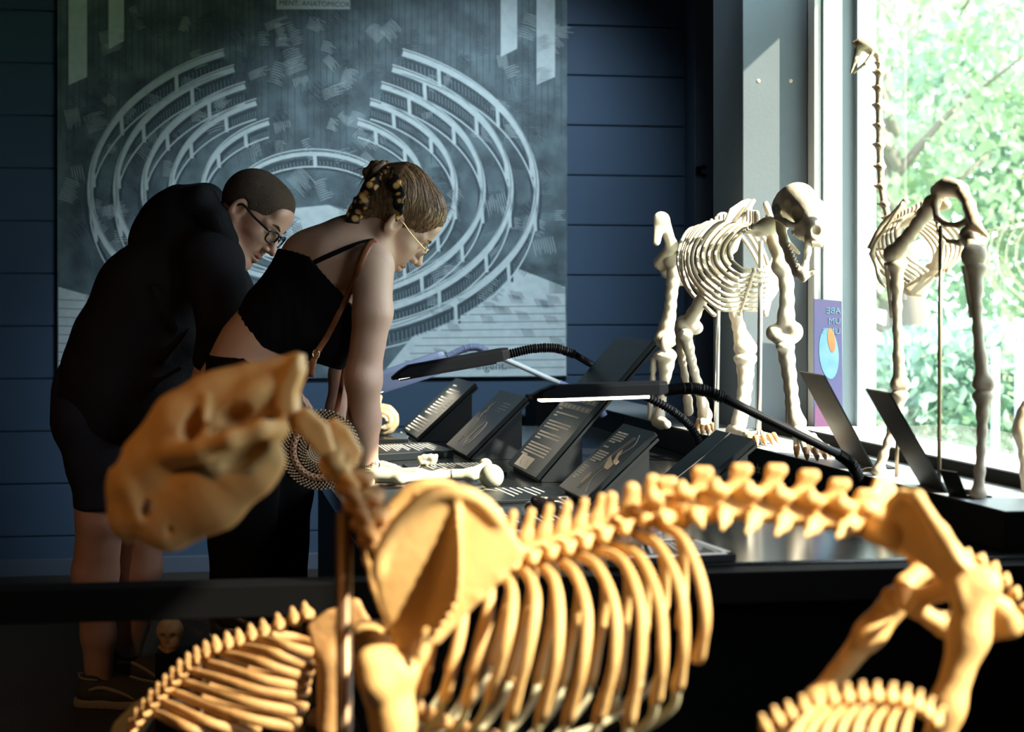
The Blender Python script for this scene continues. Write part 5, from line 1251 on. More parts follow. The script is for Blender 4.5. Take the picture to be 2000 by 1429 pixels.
def lip_obj(h, parent):
    f = Field(); p = h.p; q = h.sc
    f.path([p(-0.020, 0.0815, -0.0685), p(-0.006, 0.0955, -0.0650), p(0, 0.0955, -0.0660), p(0.006, 0.0955, -0.0650), p(0.020, 0.0815, -0.0685)], [0.0025 * q, 0.0062 * q, 0.006 * q, 0.0062 * q, 0.0025 * q], k=0.002)
    f.path([p(-0.018, 0.0815, -0.0735), p(0, 0.0942, -0.0770), p(0.018, 0.0815, -0.0735)], [0.0028 * q, 0.0072 * q, 0.0028 * q], k=0.002)
    f.path([p(-0.022, 0.087, -0.0705), p(0, 0.104, -0.0708), p(0.022, 0.087, -0.0705)], [0.0012 * q, 0.0014 * q, 0.0012 * q], k=0.002, op='s')
    f.build('lips', 0.0016, M['lip'], parent)
def brow_obj(h, parent, m, s_):
    P = catmull([h.p(s_ * 0.012, 0.0985, 0.024), h.p(s_ * 0.030, 0.0935, 0.031), h.p(s_ * 0.047, 0.078, 0.026)], 10)
    tube_obj('eyebrow', P, [0.0022, 0.0034, 0.0018], m, parent, seg=8)
def body_mesh(name, f, centre, rad, mt, parent, step=0.006, hstep=0.0024, extra=()):
    """one body mesh: the coarse body outside a ball round the head and the finer head inside it"""
    ball = lambda x, y, z: np.sqrt((x - centre[0]) ** 2 + (y - centre[1]) ** 2 + (z - centre[2]) ** 2) - rad
    g = Field(); g.ops = f.ops; g.masks = [lambda x, y, z: -ball(x, y, z) - 0.012]; V1, F1 = g.polys(step)
    g2 = Field(); g2.ops = f.ops; g2.masks = [lambda x, y, z: ball(x, y, z) - 0.010]; V2, F2 = g2.polys(hstep, centre - rad - 0.02, centre + rad + 0.02)
    Vs, Fs = [V1, V2], [F1, F2 + len(V1)]
    n = len(V1) + len(V2)
    for V, Fc in extra: Vs.append(V); Fs.append(Fc + n); n += len(V)
    return link(name, mesh_np(name, np.vstack(Vs), np.vstack(Fs)), mt, parent)
from mathutils.bvhtree import BVHTree
def surface_of(*objs):
    V, Fc = [], []
    for o in objs:
        n = len(V); V += [tuple(v.co) for v in o.data.vertices]; Fc += [tuple(i + n for i in p.vertices) for p in o.data.polygons]
    return BVHTree.FromPolygons(V, Fc)
def lay(tree, px, py, off=0.004, fallback=4.4):
    """the point of a surface seen at a place of the view, lifted a little off it"""
    d = Vector(ray(px, py)).normalized(); h = tree.ray_cast(Vector(EYE_P), d)
    if h[0] is None: return at(px, py, fallback)
    return np.array(h[0] - d * off)
def wobble(s1, amp, seed=0.0):
    def w(x, y, z): return amp * (np.sin(x * s1 + 1.3 * np.sin(z * s1 * 0.7 + seed)) * np.sin(y * s1 * 0.9 + seed) + 0.6 * np.sin(z * s1 * 1.7 + 2 * np.sin(x * s1 * 0.6) + seed))
    return w
UPX = lambda dx, dy: np.array((dx, 0, -dy), float) / math.hypot(dx, dy)       # a direction given as it looks in the picture

# ---------------------------------------------------------------- the person in the hooded sweatshirt
man = thing('person', (at(200, 1378, 4.95)[0], 4.95, 0), 'person with glasses in a black hoodie and shorts bending forward behind the other visitor', 'person', None)
MY = 4.95
m_ = lambda px, py, Y=MY: at(px, py, Y)
hm = Head(head_frame(41, 16), m_(464, 410, 4.80))
f = Field(); head_field(f, hm)
nb = m_(402, 470, 4.93)
f.path([hm.p(0, -0.030, -0.045), hm.p(0, -0.045, -0.105), nb], [0.054, 0.056, 0.066], k=0.03)
f.path([nb, m_(345, 545), m_(285, 655), m_(225, 790)], [0.08, 0.125, 0.125, 0.125], k=0.05)
f.path([m_(418, 505, 4.80), m_(392, 486, 4.95), m_(402, 480, 5.10)], [0.065, 0.09, 0.065], k=0.05)
f.path([m_(420, 510, 4.79), m_(438, 632, 4.74), m_(396, 735, 4.76)], [0.055, 0.046, 0.030], k=0.02)      # near arm
f.path([m_(402, 485, 5.11), m_(470, 610, 5.14), m_(500, 730, 5.10)], [0.055, 0.046, 0.032], k=0.02)
LG = [[m_(190, 810, 4.90), m_(196, 1010, 4.90), m_(186, 1120, 4.94), m_(192, 1240, 4.96), m_(193, 1335, 4.97)], [m_(245, 810, 5.04), m_(275, 1005, 5.0), m_(272, 1110, 5.04), m_(258, 1220, 5.08), m_(246, 1300, 5.10)]]
for g in LG: f.path(g, [0.095, 0.064, 0.062, 0.046, 0.036], k=0.02)
LG_F = [(m_(192, 1352, 4.97), m_(300, 1364, 4.95)), (m_(240, 1318, 5.10), m_(330, 1362, 5.04))]
for a_, b_ in LG_F: f.path([a_, b_ * 0.85 + a_ * 0.15], [0.034, 0.024], k=0.02)
def hand(root, fwd, up, side, sc=1.0, curl=0.25, spread=1.0):
    """five-fingered hand; side points to the thumb"""
    g = Field(); fwd = fwd / np.linalg.norm(fwd); side = side / np.linalg.norm(side); up = up / np.linalg.norm(up)
    pc = root + fwd * 0.045 * sc
    g.path([root - fwd * 0.03 * sc, root + fwd * 0.02 * sc], [0.021 * sc, 0.020 * sc], k=0.01, n=up, sq=0.75)
    for i in range(4):
        o = (1.5 - i) * 0.0195 * sc
        kn = root + fwd * (0.088 - 0.006 * abs(i - 1.2)) * sc + side * o + up * 0.004
        g.cap(root + side * o * 0.6 + fwd * 0.012 * sc, kn, 0.0145 * sc, 0.0105 * sc, k=0.012, n=up, sq=0.8)
        L = (0.070, 0.078, 0.072, 0.056)[i] * sc; d = fwd + side * (1.5 - i) * 0.08 * spread; d /= np.linalg.norm(d)
        j1 = kn + d * L * 0.48 + up * 0.004; j2 = j1 + d * L * 0.30 - up * L * curl * 0.5; j3 = j2 + d * L * 0.24 - up * L * curl * 0.6
        g.path([kn, j1, j2, j3], [0.0095 * sc, 0.0085 * sc, 0.0078 * sc, 0.0066 * sc], k=0.003)
    t0 = root + fwd * 0.022 * sc + side * 0.026 * sc; t1 = t0 + (fwd * 0.03 + side * 0.028 - up * 0.004) * sc; t2 = t1 + (fwd * 0.026 + side * 0.008 - up * 0.004) * sc; t3 = t2 + fwd * 0.020 * sc - up * 0.004
    g.path([root + fwd * 0.01 * sc + side * 0.012 * sc, t0, t1, t2, t3], [0.016 * sc, 0.0145 * sc, 0.0105 * sc, 0.0095 * sc, 0.0075 * sc], k=0.008)
    return g
hd1 = hand(m_(392, 748, 4.76), R(-0.35, -0.1, -0.8), np.array((0.3, 0, 0.95)), R(0, 1), 1.0)
hd2 = hand(m_(504, 742, 5.10), R(0.8, -0.1, -0.35), np.array((0.3, 0, 0.95)), R(0, -1), 1.0)
body_mesh('body', f, hm.p(0, 0.01, -0.02), 0.165, M['skin_m'], man, extra=[hd1.polys(0.0035), hd2.polys(0.0035)])
lip_obj(hm, man)
for s_ in (-1, 1): brow_obj(hm, man, M['hair_m'], s_)
g = Field()                                                                      # cropped hair
g.ell(hm.p(0, -0.016, 0.040), np.array((0.079, 0.099, 0.088)), hm.R)
g.ell(hm.p(0, 0.030, 0.070), np.array((0.062, 0.056, 0.052)), hm.R, k=0.02)
g.ell(hm.p(0, 0.100, -0.012), np.array((0.080, 0.062, 0.066)), hm.R, k=0.008, op='s')
for s_ in (-1, 1): g.ell(hm.p(s_ * 0.078, 0.052, -0.012), np.array((0.030, 0.050, 0.042)), hm.R, k=0.008, op='s'); g.ell(hm.p(s_ * 0.085, -0.008, -0.012), np.array((0.032, 0.028, 0.044)), hm.R, k=0.006, op='s')
g.cut(hm.p(0, -0.05, -0.050), hm.R @ np.array((0, 0.25, -1.0)))
g.build('hair', 0.0026, M['hair_m'], man, warp=lambda x, y, z: 0.0009 * (np.sin(x * 900 + 3 * np.sin(z * 500)) * np.sin(z * 800 + y * 700)))
# glasses
def rim(cx, w, hgt, z0, y0, n=24, pw=3.0):
    P = []
    for a in np.linspace(0, 2 * math.pi, n, endpoint=False):
        ca, sa = math.cos(a), math.sin(a); u = math.copysign(abs(ca) ** (2 / pw), ca) * w; v = math.copysign(abs(sa) ** (2 / pw), sa) * hgt
        P.append((cx + u, y0 - abs(cx + u) ** 2 * 3.0, z0 + v))
    return P
def glasses(h, parent, m, w, hgt, r, zc, yc, pw, label):
    gl = thing('glasses', h.p(0, yc, zc), label, 'glasses')
    for s_ in (-1, 1):
        P = [h.p(*q) for q in rim(s_ * 0.033, w, hgt, zc, yc, pw=pw)]; P.append(P[0]); P.append(P[1])
        mb = MB(); mb.tube(P, r, 8); rm_ = mb.build('rim', m, gl, smooth=True)
        Q = [h.p(*q) for q in rim(s_ * 0.033, w, hgt, zc, yc, pw=pw)]
        MB().add(Q + [q - h.R[:, 1] * 0.0012 for q in Q], [tuple(range(24)), tuple(range(47, 23, -1))] + [(i, (i + 1) % 24, 24 + (i + 1) % 24, 24 + i) for i in range(24)]).build('lens', M['case_glass'], rm_)
        tube_obj('temple', catmull([h.p(s_ * (0.033 + w), yc - 0.010, zc + hgt * 0.5), h.p(s_ * 0.074, 0.040, zc + hgt * 0.5 + 0.002), h.p(s_ * 0.079, -0.004, zc + 0.016), h.p(s_ * 0.078, -0.022, zc - 0.004)], 18), r * 1.25, m, gl, seg=8, flat=1.0)
    tube_obj('bridge', catmull([h.p(-0.010, yc - 0.001, zc + 0.003), h.p(0, yc + 0.004, zc + 0.007), h.p(0.010, yc - 0.001, zc + 0.003)], 8), r, m, gl, seg=8)
    return gl
glasses(hm, man, M['black_frame'], 0.024, 0.0175, 0.0027, 0.000, 0.106, 3.2, 'black plastic glasses on the face of the person in the hoodie')
# hoodie
g = Field()
g.path([m_(212, 785), m_(255, 690), m_(308, 585), m_(362, 520)], [0.152, 0.158, 0.160, 0.125], k=0.06)
g.path([m_(228, 800, 5.0), m_(232, 780, 4.90)], [0.14, 0.14], k=0.05)
g.path([m_(414, 507, 4.80), m_(385, 484, 4.95), m_(400, 480, 5.12)], [0.082, 0.105, 0.082], k=0.05)
g.path([m_(418, 512, 4.79), m_(424, 560, 4.75), m_(432, 628, 4.73)], [0.076, 0.072, 0.066], k=0.03)
g.path([m_(432, 628, 4.73), m_(424, 668, 4.745), m_(412, 700, 4.755)], [0.066, 0.056, 0.046], k=0.02)
g.path([m_(402, 485, 5.12), m_(470, 610, 5.14), m_(496, 715, 5.10)], [0.076, 0.064, 0.046], k=0.03)
g.path([m_(300, 740, 4.90), m_(365, 680, 4.90)], [0.090, 0.060], k=0.06)         # fabric hanging forward
for i, (q0, q1, dr) in enumerate((((315, 700), (370, 640), .006), ((280, 760), (350, 720), .006), ((395, 560), (450, 545), .005), ((390, 595), (448, 590), .005), ((340, 640), (300, 560), .004))):
    g.cap(m_(*q0, 4.79), m_(*q1, 4.77), 0.010, 0.006, k=0.03)
g.ell(nb + UPX(.6, -.8) * 0.055, np.array((0.062, 0.062, 0.045)), hm.R, k=0.02, op='s')
g.build('hoodie', 0.0055, M['hoodie'], man, warp=wobble(26, 0.0028, 1.0))
g = Field()                                                                      # hood bunched round the neck
pc_ = [m_(330, 425, 4.95), m_(350, 404, 4.87), m_(396, 398, 4.82), m_(424, 430, 4.80), m_(438, 470, 4.79), m_(450, 498, 4.86)]
g.path(pc_, [0.050, 0.050, 0.038, 0.028, 0.026, 0.022], k=0.04)
g.path([m_(330, 432, 4.95), m_(356, 400, 5.05), m_(404, 390, 5.10), m_(440, 425, 5.10), m_(455, 480, 5.04), m_(452, 492, 4.90)], [0.050, 0.048, 0.040, 0.034, 0.030, 0.024], k=0.04)
g.path([m_(300, 470, 4.95), m_(345, 450, 4.93), m_(385, 470, 4.92)], [0.070, 0.085, 0.085], k=0.06)
g.ell(hm.p(0, -0.035, -0.06), np.array((0.066, 0.075, 0.09)), hm.R, k=0.015, op='s')
g.build('hood', 0.005, M['hoodie'], man, warp=wobble(34, 0.0026, 2.0))
g = Field()                                                                      # shorts
g.path([m_(205, 760), m_(210, 815)], [0.142, 0.145], k=0.04)
g.path([m_(186, 815, 4.90), m_(200, 905, 4.90), m_(206, 1000, 4.90)], [0.120, 0.092, 0.082], k=0.03)
g.path([m_(245, 815, 5.03), m_(268, 905, 5.01), m_(278, 1000, 5.0)], [0.120, 0.094, 0.084], k=0.03)
g.cut(m_(200, 986), np.array((0, 0, -1.0)))
g.build('shorts', 0.0055, M['shorts'], man, warp=wobble(30, 0.0025, 3.0))
# shoes
M['shoe'] = mat('olive_canvas', (0.055, 0.042, 0.022), 0.8, bump=(200, 0.2)); M['rubber'] = mat('cream_rubber', (0.34, 0.29, 0.20), 0.6)
def shoe(heel, toe, up, label):
    t = thing('shoe', heel, label, 'shoe', 'low canvas shoes of the person in the hoodie')
    d = toe - heel; L = np.linalg.norm(d); d = d / L; s_ = np.cross(d, up); s_ /= np.linalg.norm(s_); up = np.cross(s_, d)
    Mx = np.stack([d, s_, up], 1); K = lambda x, y, z: heel + d * x * L + s_ * y + up * z
    g = Field(); g.path([K(0.12, 0, 0.045), K(0.45, 0, 0.040), K(0.85, 0, 0.030)], [0.040, 0.042, 0.038], k=0.02, n=up, sq=0.9); g.cap(K(0.14, 0, 0.04), K(0.17, 0, 0.082), 0.040, 0.036, k=0.015)
    g.path([K(0.17, 0, 0.105), K(0.30, 0, 0.10)], [0.034, 0.030], k=0.006, op='s'); g.cut(K(0, 0, 0.022), -up); g.build('upper', 0.0035, M['shoe'], t)
    g = Field(); g.path([K(0.10, 0, 0.012), K(0.5, 0, 0.012), K(0.88, 0, 0.012)], [0.041, 0.043, 0.040], k=0.02); g.cut(K(0, 0, 0.024), up); g.cut(K(0, 0, 0.0005), -up); g.build('sole', 0.0035, M['rubber'], t)
    for sg in (-1, 1):
        tube_obj('side_stripe', catmull([K(0.16, sg * 0.043, 0.052), K(0.30, sg * 0.045, 0.060), K(0.5, sg * 0.046, 0.046), K(0.62, sg * 0.045, 0.030)], 12), [0.004, 0.006, 0.005, 0.003], M['rubber'], t, seg=8, flat=0.4, fdir=s_)
    ln = MB(); ln.tube(catmull([K(0.0, 0, 0.088), K(0.08, 0.034, 0.082), K(0.24, 0.034, 0.078)], 8), 0.003, 6); ln.tube(catmull([K(0.0, 0, 0.088), K(0.08, -0.034, 0.082), K(0.24, -0.034, 0.078)], 8), 0.003, 6); ln.build('collar_trim', M['rubber'], t, smooth=True)
shoe(np.array((m_(150, 1378, 4.93)[0], 4.95, 0.001)), np.array((m_(150, 1378, 4.93)[0] + 0.285, 4.91, 0.001)), np.array((0, 0, 1.0)), 'canvas skate shoe flat on the floor, with a pale wavy side stripe')
shoe(np.array((m_(203, 1330, 5.08)[0], 5.10, 0.055)), np.array((m_(203, 1330, 5.08)[0] + 0.27, 5.06, 0.004)), np.array((0.25, 0, 1.0)), 'canvas skate shoe with its heel lifted off the floor')

# ---------------------------------------------------------------- the person with the hair bun
wom = thing('person', (at(500, 1440, 4.55)[0], 4.55, 0), 'person with a hair bun and black cropped top leaning on the touch table', 'person', None)
WY = 4.50
w_ = lambda px, py, Y=WY: at(px, py, Y)
hw_ = Head(head_frame(47, -12), w_(771, 437, 4.40), 0.97)
f = Field(); head_field(f, hw_, True)
nbw = w_(684, 486, 4.50)
f.path([hw_.p(0, -0.030, -0.050), hw_.p(0, -0.048, -0.115), nbw], [0.047, 0.047, 0.056], k=0.03)
f.path([nbw, w_(640, 535), w_(575, 618), w_(512, 690), w_(478, 760)], [0.070, 0.105, 0.108, 0.104, 0.120], k=0.05)
f.path([w_(722, 520, 4.365), w_(668, 508, 4.50), w_(688, 506, 4.68)], [0.052, 0.075, 0.052], k=0.05)
f.path([w_(640, 505, 4.42), w_(600, 500, 4.48)], [0.05, 0.055], k=0.05)
AR = [w_(727, 520, 4.36), w_(728, 610, 4.34), w_(710, 728, 4.36), w_(710, 745, 4.365), w_(711, 820, 4.42), w_(717, 905, 4.475)]
f.path(AR, [0.053, 0.046, 0.041, 0.041, 0.040, 0.0265], k=0.02)
f.ell(w_(706, 738, 4.335), 0.026, k=0.02)
AF = [w_(694, 520, 4.68), w_(690, 620, 4.72), w_(672, 730, 4.74), w_(664, 800, 4.74), w_(662, 868, 4.72)]
f.path(AF, [0.050, 0.044, 0.038, 0.036, 0.026], k=0.02)
LW = [[w_(470, 780, 4.47), w_(466, 1000, 4.47), w_(470, 1200, 4.50), w_(475, 1410, 4.52)], [w_(505, 780, 4.60), w_(520, 1000, 4.60), w_(525, 1200, 4.62), w_(530, 1390, 4.64)]]
for g_ in LW: f.path(g_, [0.085, 0.058, 0.05, 0.036], k=0.03)
for g_ in LW: e_ = np.array((g_[-1][0], g_[-1][1], 0.05)); f.path([g_[-1], e_, e_ + np.array((0.13, 0, -0.015))], [0.036, 0.036, 0.028], k=0.02)
hr = w_(722, 924, 4.50); hr[2] = Z_TOP + 0.026
hdw = hand(hr + np.array((0.012, 0, 0)), R(0.95, -0.10, -0.06), np.array((0.05, 0, 1.0)), R(-0.05, 1), 0.95, 0.12, 1.5)
hdf = hand(np.array((w_(664, 880, 4.72)[0], 4.72, Z_TOP + 0.026)), R(0.95, -0.1, -0.06), np.array((0.05, 0, 1.0)), R(0, -1), 0.95, 0.12, 1.2)
f.path([AR[-1], hr], [0.0265, 0.022], k=0.012); f.path([AF[-1], np.array((w_(664, 880, 4.72)[0], 4.72, Z_TOP + 0.026))], [0.026, 0.021], k=0.012)
wbody = body_mesh('body', f, hw_.p(0, 0.01, -0.02), 0.165, M['skin_w'], wom, step=0.005, extra=[hdw.polys(0.0026), hdf.polys(0.0035)])
lip_obj(hw_, wom)
for s_ in (-1, 1): brow_obj(hw_, wom, M['hair_w'], s_)
glasses(hw_, wom, M['gold'], 0.024, 0.020, 0.0011, -0.004, 0.110, 2.2, 'thin gold wire glasses on the face of the person with the bun')
# hair swept up into a bun
bun = w_(742, 346, 4.47)
g = Field()
g.ell(hw_.p(0, -0.016, 0.042), np.array((0.080, 0.100, 0.090)) * 0.97, hw_.R)
g.ell(hw_.p(0, 0.030, 0.070), np.array((0.066, 0.058, 0.056)) * 0.97, hw_.R, k=0.03)
g.path([hw_.p(0, -0.060, 0.07), bun], [0.060, 0.030], k=0.04)
g.ell(hw_.p(0, 0.102, -0.010), np.array((0.084, 0.062, 0.074)) * 0.97, hw_.R, k=0.012, op='s')
for s_ in (-1, 1): g.ell(hw_.p(s_ * 0.080, 0.050, -0.028), np.array((0.030, 0.044, 0.046)), hw_.R, k=0.01, op='s'); g.ell(hw_.p(s_ * 0.086, -0.006, -0.022), np.array((0.030, 0.022, 0.040)), hw_.R, k=0.006, op='s')
g.path([hw_.p(0, -0.075, 0.0), hw_.p(0, -0.070, -0.055)], [0.045, 0.036], k=0.03)
g.cut(hw_.p(0, -0.05, -0.078), hw_.R @ np.array((0, 0.35, -1.0)))
cR = hw_.R
def strandwarp(x, y, z):
    a = (x - bun[0]); b = (y - bun[1]); c = (z - bun[2]); ang = np.arctan2(b * 1.0, np.sqrt(a * a + c * c) * 0.7 + 0.02)
    return 0.0005 * np.sin(ang * 190 + 2 * np.sin(a * 40)) + 0.0006 * np.sin(ang * 83 + 3 * np.sin(c * 25)) + 0.0006 * np.sin(ang * 31 + 1)
hair_o = g.build('hair', 0.0022, M['hair_w'], wom, warp=strandwarp)
g = Field(); g.ell(bun, (0.032, 0.030, 0.034), k=0.01)
for i in range(7):
    a = i * 0.9; g.path([bun + np.array((0.030 * math.cos(a), 0.024 * math.sin(a), -0.012)), bun + np.array((0.034 * math.cos(a + .8), 0.030 * math.sin(a + .8), 0.012)), bun + np.array((0.018 * math.cos(a + 1.6), 0.02 * math.sin(a + 1.6), 0.034))], [0.010, 0.011, 0.008], k=0.004)
g.build('hair_bun', 0.0022, M['hair_w'], wom)
r_ = random.Random(3); hb = MB(); htree = surface_of(hair_o)
for i in range(420):                                                              # strands combed from the hairline to the bun
    a = r_.uniform(-1.45, 1.45); e = r_.uniform(-0.5, 1.15)
    s0 = hw_.p(0.085 * math.sin(a), 0.10 * math.cos(a) * math.cos(e * 0.6) - 0.01, 0.03 + 0.085 * math.sin(e)); pts = []
    for t_ in np.linspace(0.0, r_.uniform(0.6, 1.0), 9):
        q_ = s0 * (1 - t_) + bun * t_ + hw_.R @ np.array((0, -0.01, 0.05)) * math.sin(t_ * 3.14); nr = htree.find_nearest(Vector(q_))
        if nr[0] is None: break
        pts.append(np.array(nr[0] + nr[1] * (0.0012 + 0.002 * r_.random() * math.sin(t_ * 3.14))))
    if len(pts) == 9: hb.tube(pts, [0.0004, 0.0009, 0.0009, 0.0005], 4)
for i in range(52):                                                               # loose strands
    if i < 30:
        a = r_.uniform(-0.6, 0.6); s0 = hw_.p(0.05 * math.sin(a * 2), -0.02 + 0.05 * r_.random(), 0.12); s0 = hw_.p(r_.uniform(-0.05, 0.06), r_.uniform(-0.06, 0.09), 0.118 - 0.03 * r_.random()); d_ = hw_.R @ np.array((r_.uniform(-.3, .3), r_.uniform(-.2, 1), r_.uniform(.15, .55))); L_ = r_.uniform(0.02, 0.05)
    elif i < 52:
        s0 = bun + np.array((-0.02, r_.uniform(-0.02, 0.02), r_.uniform(-0.01, 0.03))); d_ = np.array((-0.8, r_.uniform(-.3, .3), r_.uniform(-1.0, 0.1))); L_ = r_.uniform(0.02, 0.055)
    else:
        s0 = hw_.p(0.062, 0.02 + 0.04 * r_.random(), 0.01); d_ = hw_.R @ np.array((0.25, r_.uniform(-.2, .5), -1)); L_ = r_.uniform(0.02, 0.04)
    d_ = d_ / np.linalg.norm(d_); hb.tube(catmull([s0, s0 + d_ * L_ * 0.5 + np.array((0, 0, 0.004)), s0 + d_ * L_ + np.array((0, 0, -0.006))], 5), [0.0006, 0.0005, 0.0002], 4)
lo_ = hb.build('loose_hair', M['hair_w'], wom, smooth=True); lo_['kind'] = 'stuff'
# flowered scarf
M['scarf'] = mat('flower_silk', (0.012, 0.011, 0.014), 0.35)
nt = M['scarf'].node_tree; b = nt.nodes['Principled BSDF']; tc = nt.nodes.new('ShaderNodeTexCoord'); vo = nt.nodes.new('ShaderNodeTexVoronoi'); vo.inputs['Scale'].default_value = 52
nt.links.new(tc.outputs['Object'], vo.inputs['Vector']); cr_ = nt.nodes.new('ShaderNodeValToRGB'); e = cr_.color_ramp.elements
e[0].position = 0.34; e[0].color = (0.62, 0.36, 0.10, 1); e[1].position = 0.52; e[1].color = (0.012, 0.011, 0.014, 1); e2 = e.new(0.18); e2.color = (0.62, 0.42, 0.22, 1); e3 = e.new(0.44); e3.color = (0.50, 0.20, 0.03, 1)
nt.links.new(vo.outputs['Distance'], cr_.inputs['Fac']); nt.links.new(cr_.outputs['Color'], b.inputs['Base Color'])
sc_ = thing('hair_scarf', w_(755, 372, 4.44), 'black and yellow flowered scarf tied round the hair bun', 'scarf')
def ribbon(name, pts, wd, th=0.3, n=26):
    P = catmull(pts, 44); t_ = np.linspace(0, 1, 44); P[:, 0] += 0.0022 * np.sin(t_ * 19 + len(pts)); P[:, 1] += 0.004 * np.sin(t_ * 23)
    w2 = np.interp(t_, np.linspace(0, 1, len(wd)), wd) * (1 + 0.10 * np.sin(t_ * 31) + 0.06 * np.sin(t_ * 57))
    return tube_obj(name, P, w2, M['scarf'], sc_, seg=14, flat=th * 0.6)
ribbon('band', [w_(722, 372, 4.46), w_(738, 372, 4.425), w_(760, 366, 4.42), w_(778, 352, 4.44)], [0.012, 0.016, 0.017, 0.012], 0.6)
ribbon('band', [w_(728, 360, 4.50), w_(745, 352, 4.425), w_(768, 352, 4.43)], [0.010, 0.014, 0.010], 0.6)
ribbon('tail', [w_(748, 340, 4.42), w_(728, 362, 4.40), w_(708, 388, 4.41), w_(696, 412, 4.42), w_(688, 434, 4.42), w_(694, 446, 4.42)], [0.012, 0.016, 0.019, 0.020, 0.018, 0.010], 0.4)
ribbon('tail', [w_(758, 328, 4.42), w_(770, 350, 4.395), w_(776, 376, 4.37), w_(779, 398, 4.355), w_(780, 414, 4.352), w_(775, 432, 4.352)], [0.010, 0.015, 0.016, 0.014, 0.008, 0.003], 0.4)
g = Field(); g.ell(w_(757, 336, 4.425), (0.013, 0.012, 0.016)); g.build('knot', 0.002, M['scarf'], sc_)
# top, trousers
g = Field()
g.path([w_(672, 520), w_(638, 540), w_(575, 622), w_(512, 694)], [0.095, 0.116, 0.119, 0.114], k=0.05)
g.path([w_(722, 560, 4.40), w_(700, 560, 4.50), w_(700, 560, 4.64)], [0.03, 0.06, 0.03], k=0.04)
g.path([w_(655, 600, 4.44), w_(648, 655, 4.44)], [0.085, 0.078], k=0.05)
g.path([w_(655, 600, 4.57), w_(648, 650, 4.57)], [0.085, 0.075], k=0.05)
g.path([w_(600, 660, 4.42), w_(630, 690, 4.45)], [0.05, 0.045], k=0.05)
g.path([w_(640, 505, 4.42), w_(600, 500, 4.48)], [0.060, 0.065], k=0.05)
def lace_cut(x, y, z):
    a = (x - w_(592, 496)[0]) * 0.26 + (z - w_(592, 496)[2]) * 0.966; b = (x - w_(652, 545)[0]) * 0.76 + (z - w_(652, 545)[2]) * 0.65
    return np.maximum(a, b) + 0.0022 * np.abs(np.sin((x - z) * 150)) + 0 * y
g.masks.append(lace_cut)
g.cut(w_(430, 650), UPX(-0.28, 0.96))
# leave the arm clear
for i in range(3): g.cap(AR[i], AR[i + 1], 0.054 - 0.003 * i, 0.050 - 0.003 * i, k=0.004, op='s')
for i in range(2): g.cap(AF[i], AF[i + 1], 0.052, 0.047, k=0.004, op='s')
wtop = g.build('cropped_top', 0.0036, M['knit'], wom, warp=lambda x, y, z: 0.0012 * np.sin(x * 60 + z * 45) + 0.0006 * np.sin(x * 260) * np.sin(y * 240))
wsurf = surface_of(wbody, wtop)
tube_obj('shoulder_strap', catmull([lay(wsurf, x, y, 0.002) for x, y in ((614, 512), (640, 500), (668, 488), (695, 478), (716, 472), (730, 470))], 24), 0.0062, M['knit'], wom, seg=8, flat=0.45)
g = Field()
g.path([w_(493, 716), w_(484, 780)], [0.118, 0.122], k=0.04)
g.path([w_(470, 785, 4.46), w_(472, 950, 4.46), w_(474, 1180, 4.48), w_(480, 1405, 4.50)], [0.105, 0.088, 0.080, 0.075], k=0.03)
g.path([w_(510, 785, 4.60), w_(540, 950, 4.60), w_(540, 1180, 4.62), w_(540, 1385, 4.64)], [0.105, 0.088, 0.080, 0.075], k=0.03)
g.cut(w_(450, 694), UPX(0.05, -1.0)); g.cut(np.array((0, 0, 0.03)), np.array((0, 0, -1.0)))
g.build('trousers', 0.006, M['trouser'], wom, warp=wobble(30, 0.002, 5.0))
M['wristband'] = mat('green_wristband', (0.42, 0.62, 0.36), 0.5)
wb = thing('wristband', w_(722, 914, 4.47), 'pale green paper wristband on the leaning forearm', 'wristband')
V_ = []; Fc_ = []; ax_ = AR[-1] - AR[-2]; ax_ /= np.linalg.norm(ax_); ax2 = ax_ + np.array((-0.35, 0, 0)); ax2 /= np.linalg.norm(ax2); u_ = np.cross(ax2, (0, 1, 0)); u_ /= np.linalg.norm(u_); v_ = np.cross(ax2, u_)
cW = AR[-1] * 0.98 + hr * 0.02 + np.array((0.004, 0, -0.004))
mb = MB(); mb.tube([cW - ax2 * 0.009, cW - ax2 * 0.0088, cW + ax2 * 0.0088, cW + ax2 * 0.009], [0.0275, 0.031, 0.031, 0.0275], 32, caps=False); wbb = mb.build('band', M['wristband'], wb, smooth=False)
text_obj('lettering', 'MUSEEN', 0.0125, cW + np.array((-0.022, -0.0312, -0.010)), UPX(1.0, -0.34), UPX(0.2, -1), M['black'], wbb)

# ---------------------------------------------------------------- round straw bag with leather straps
M['straw'] = mat('woven_straw', (0.50, 0.40, 0.27), 0.7, noise=(60, (0.34, 0.25, 0.16), 0.5)); M['straw_d'] = mat('braided_straw', (0.42, 0.26, 0.15), 0.6, noise=(60, (0.28, 0.15, 0.08), 0.5))
bag = thing('straw_bag', w_(626, 878, 4.28), 'round woven straw shoulder bag with brown straps hanging at the hip', 'bag')
bc = w_(626, 878, 4.27); bn_ = np.array((0.30, -1.0, 0.05)); bn_ /= np.linalg.norm(bn_); bu = np.cross(bn_, (0, 0, 1.0)); bu /= np.linalg.norm(bu); bv = np.cross(bu, bn_); bv = bv if bv[2] > 0 else -bv
ring = lambda r, d, a: bc + bn_ * d + (bu * math.cos(a) + bv * math.sin(a)) * r
BR = 0.096
mb = MB(); mb.tube([bc - bn_ * 0.075, bc - bn_ * 0.07, bc - bn_ * 0.004, bc - bn_ * 0.002], [BR * 0.93, BR * 0.97, BR * 0.97, BR * 0.93], 40, fdir=bu); mb.build('bag_body', M['black'], bag, smooth=True)
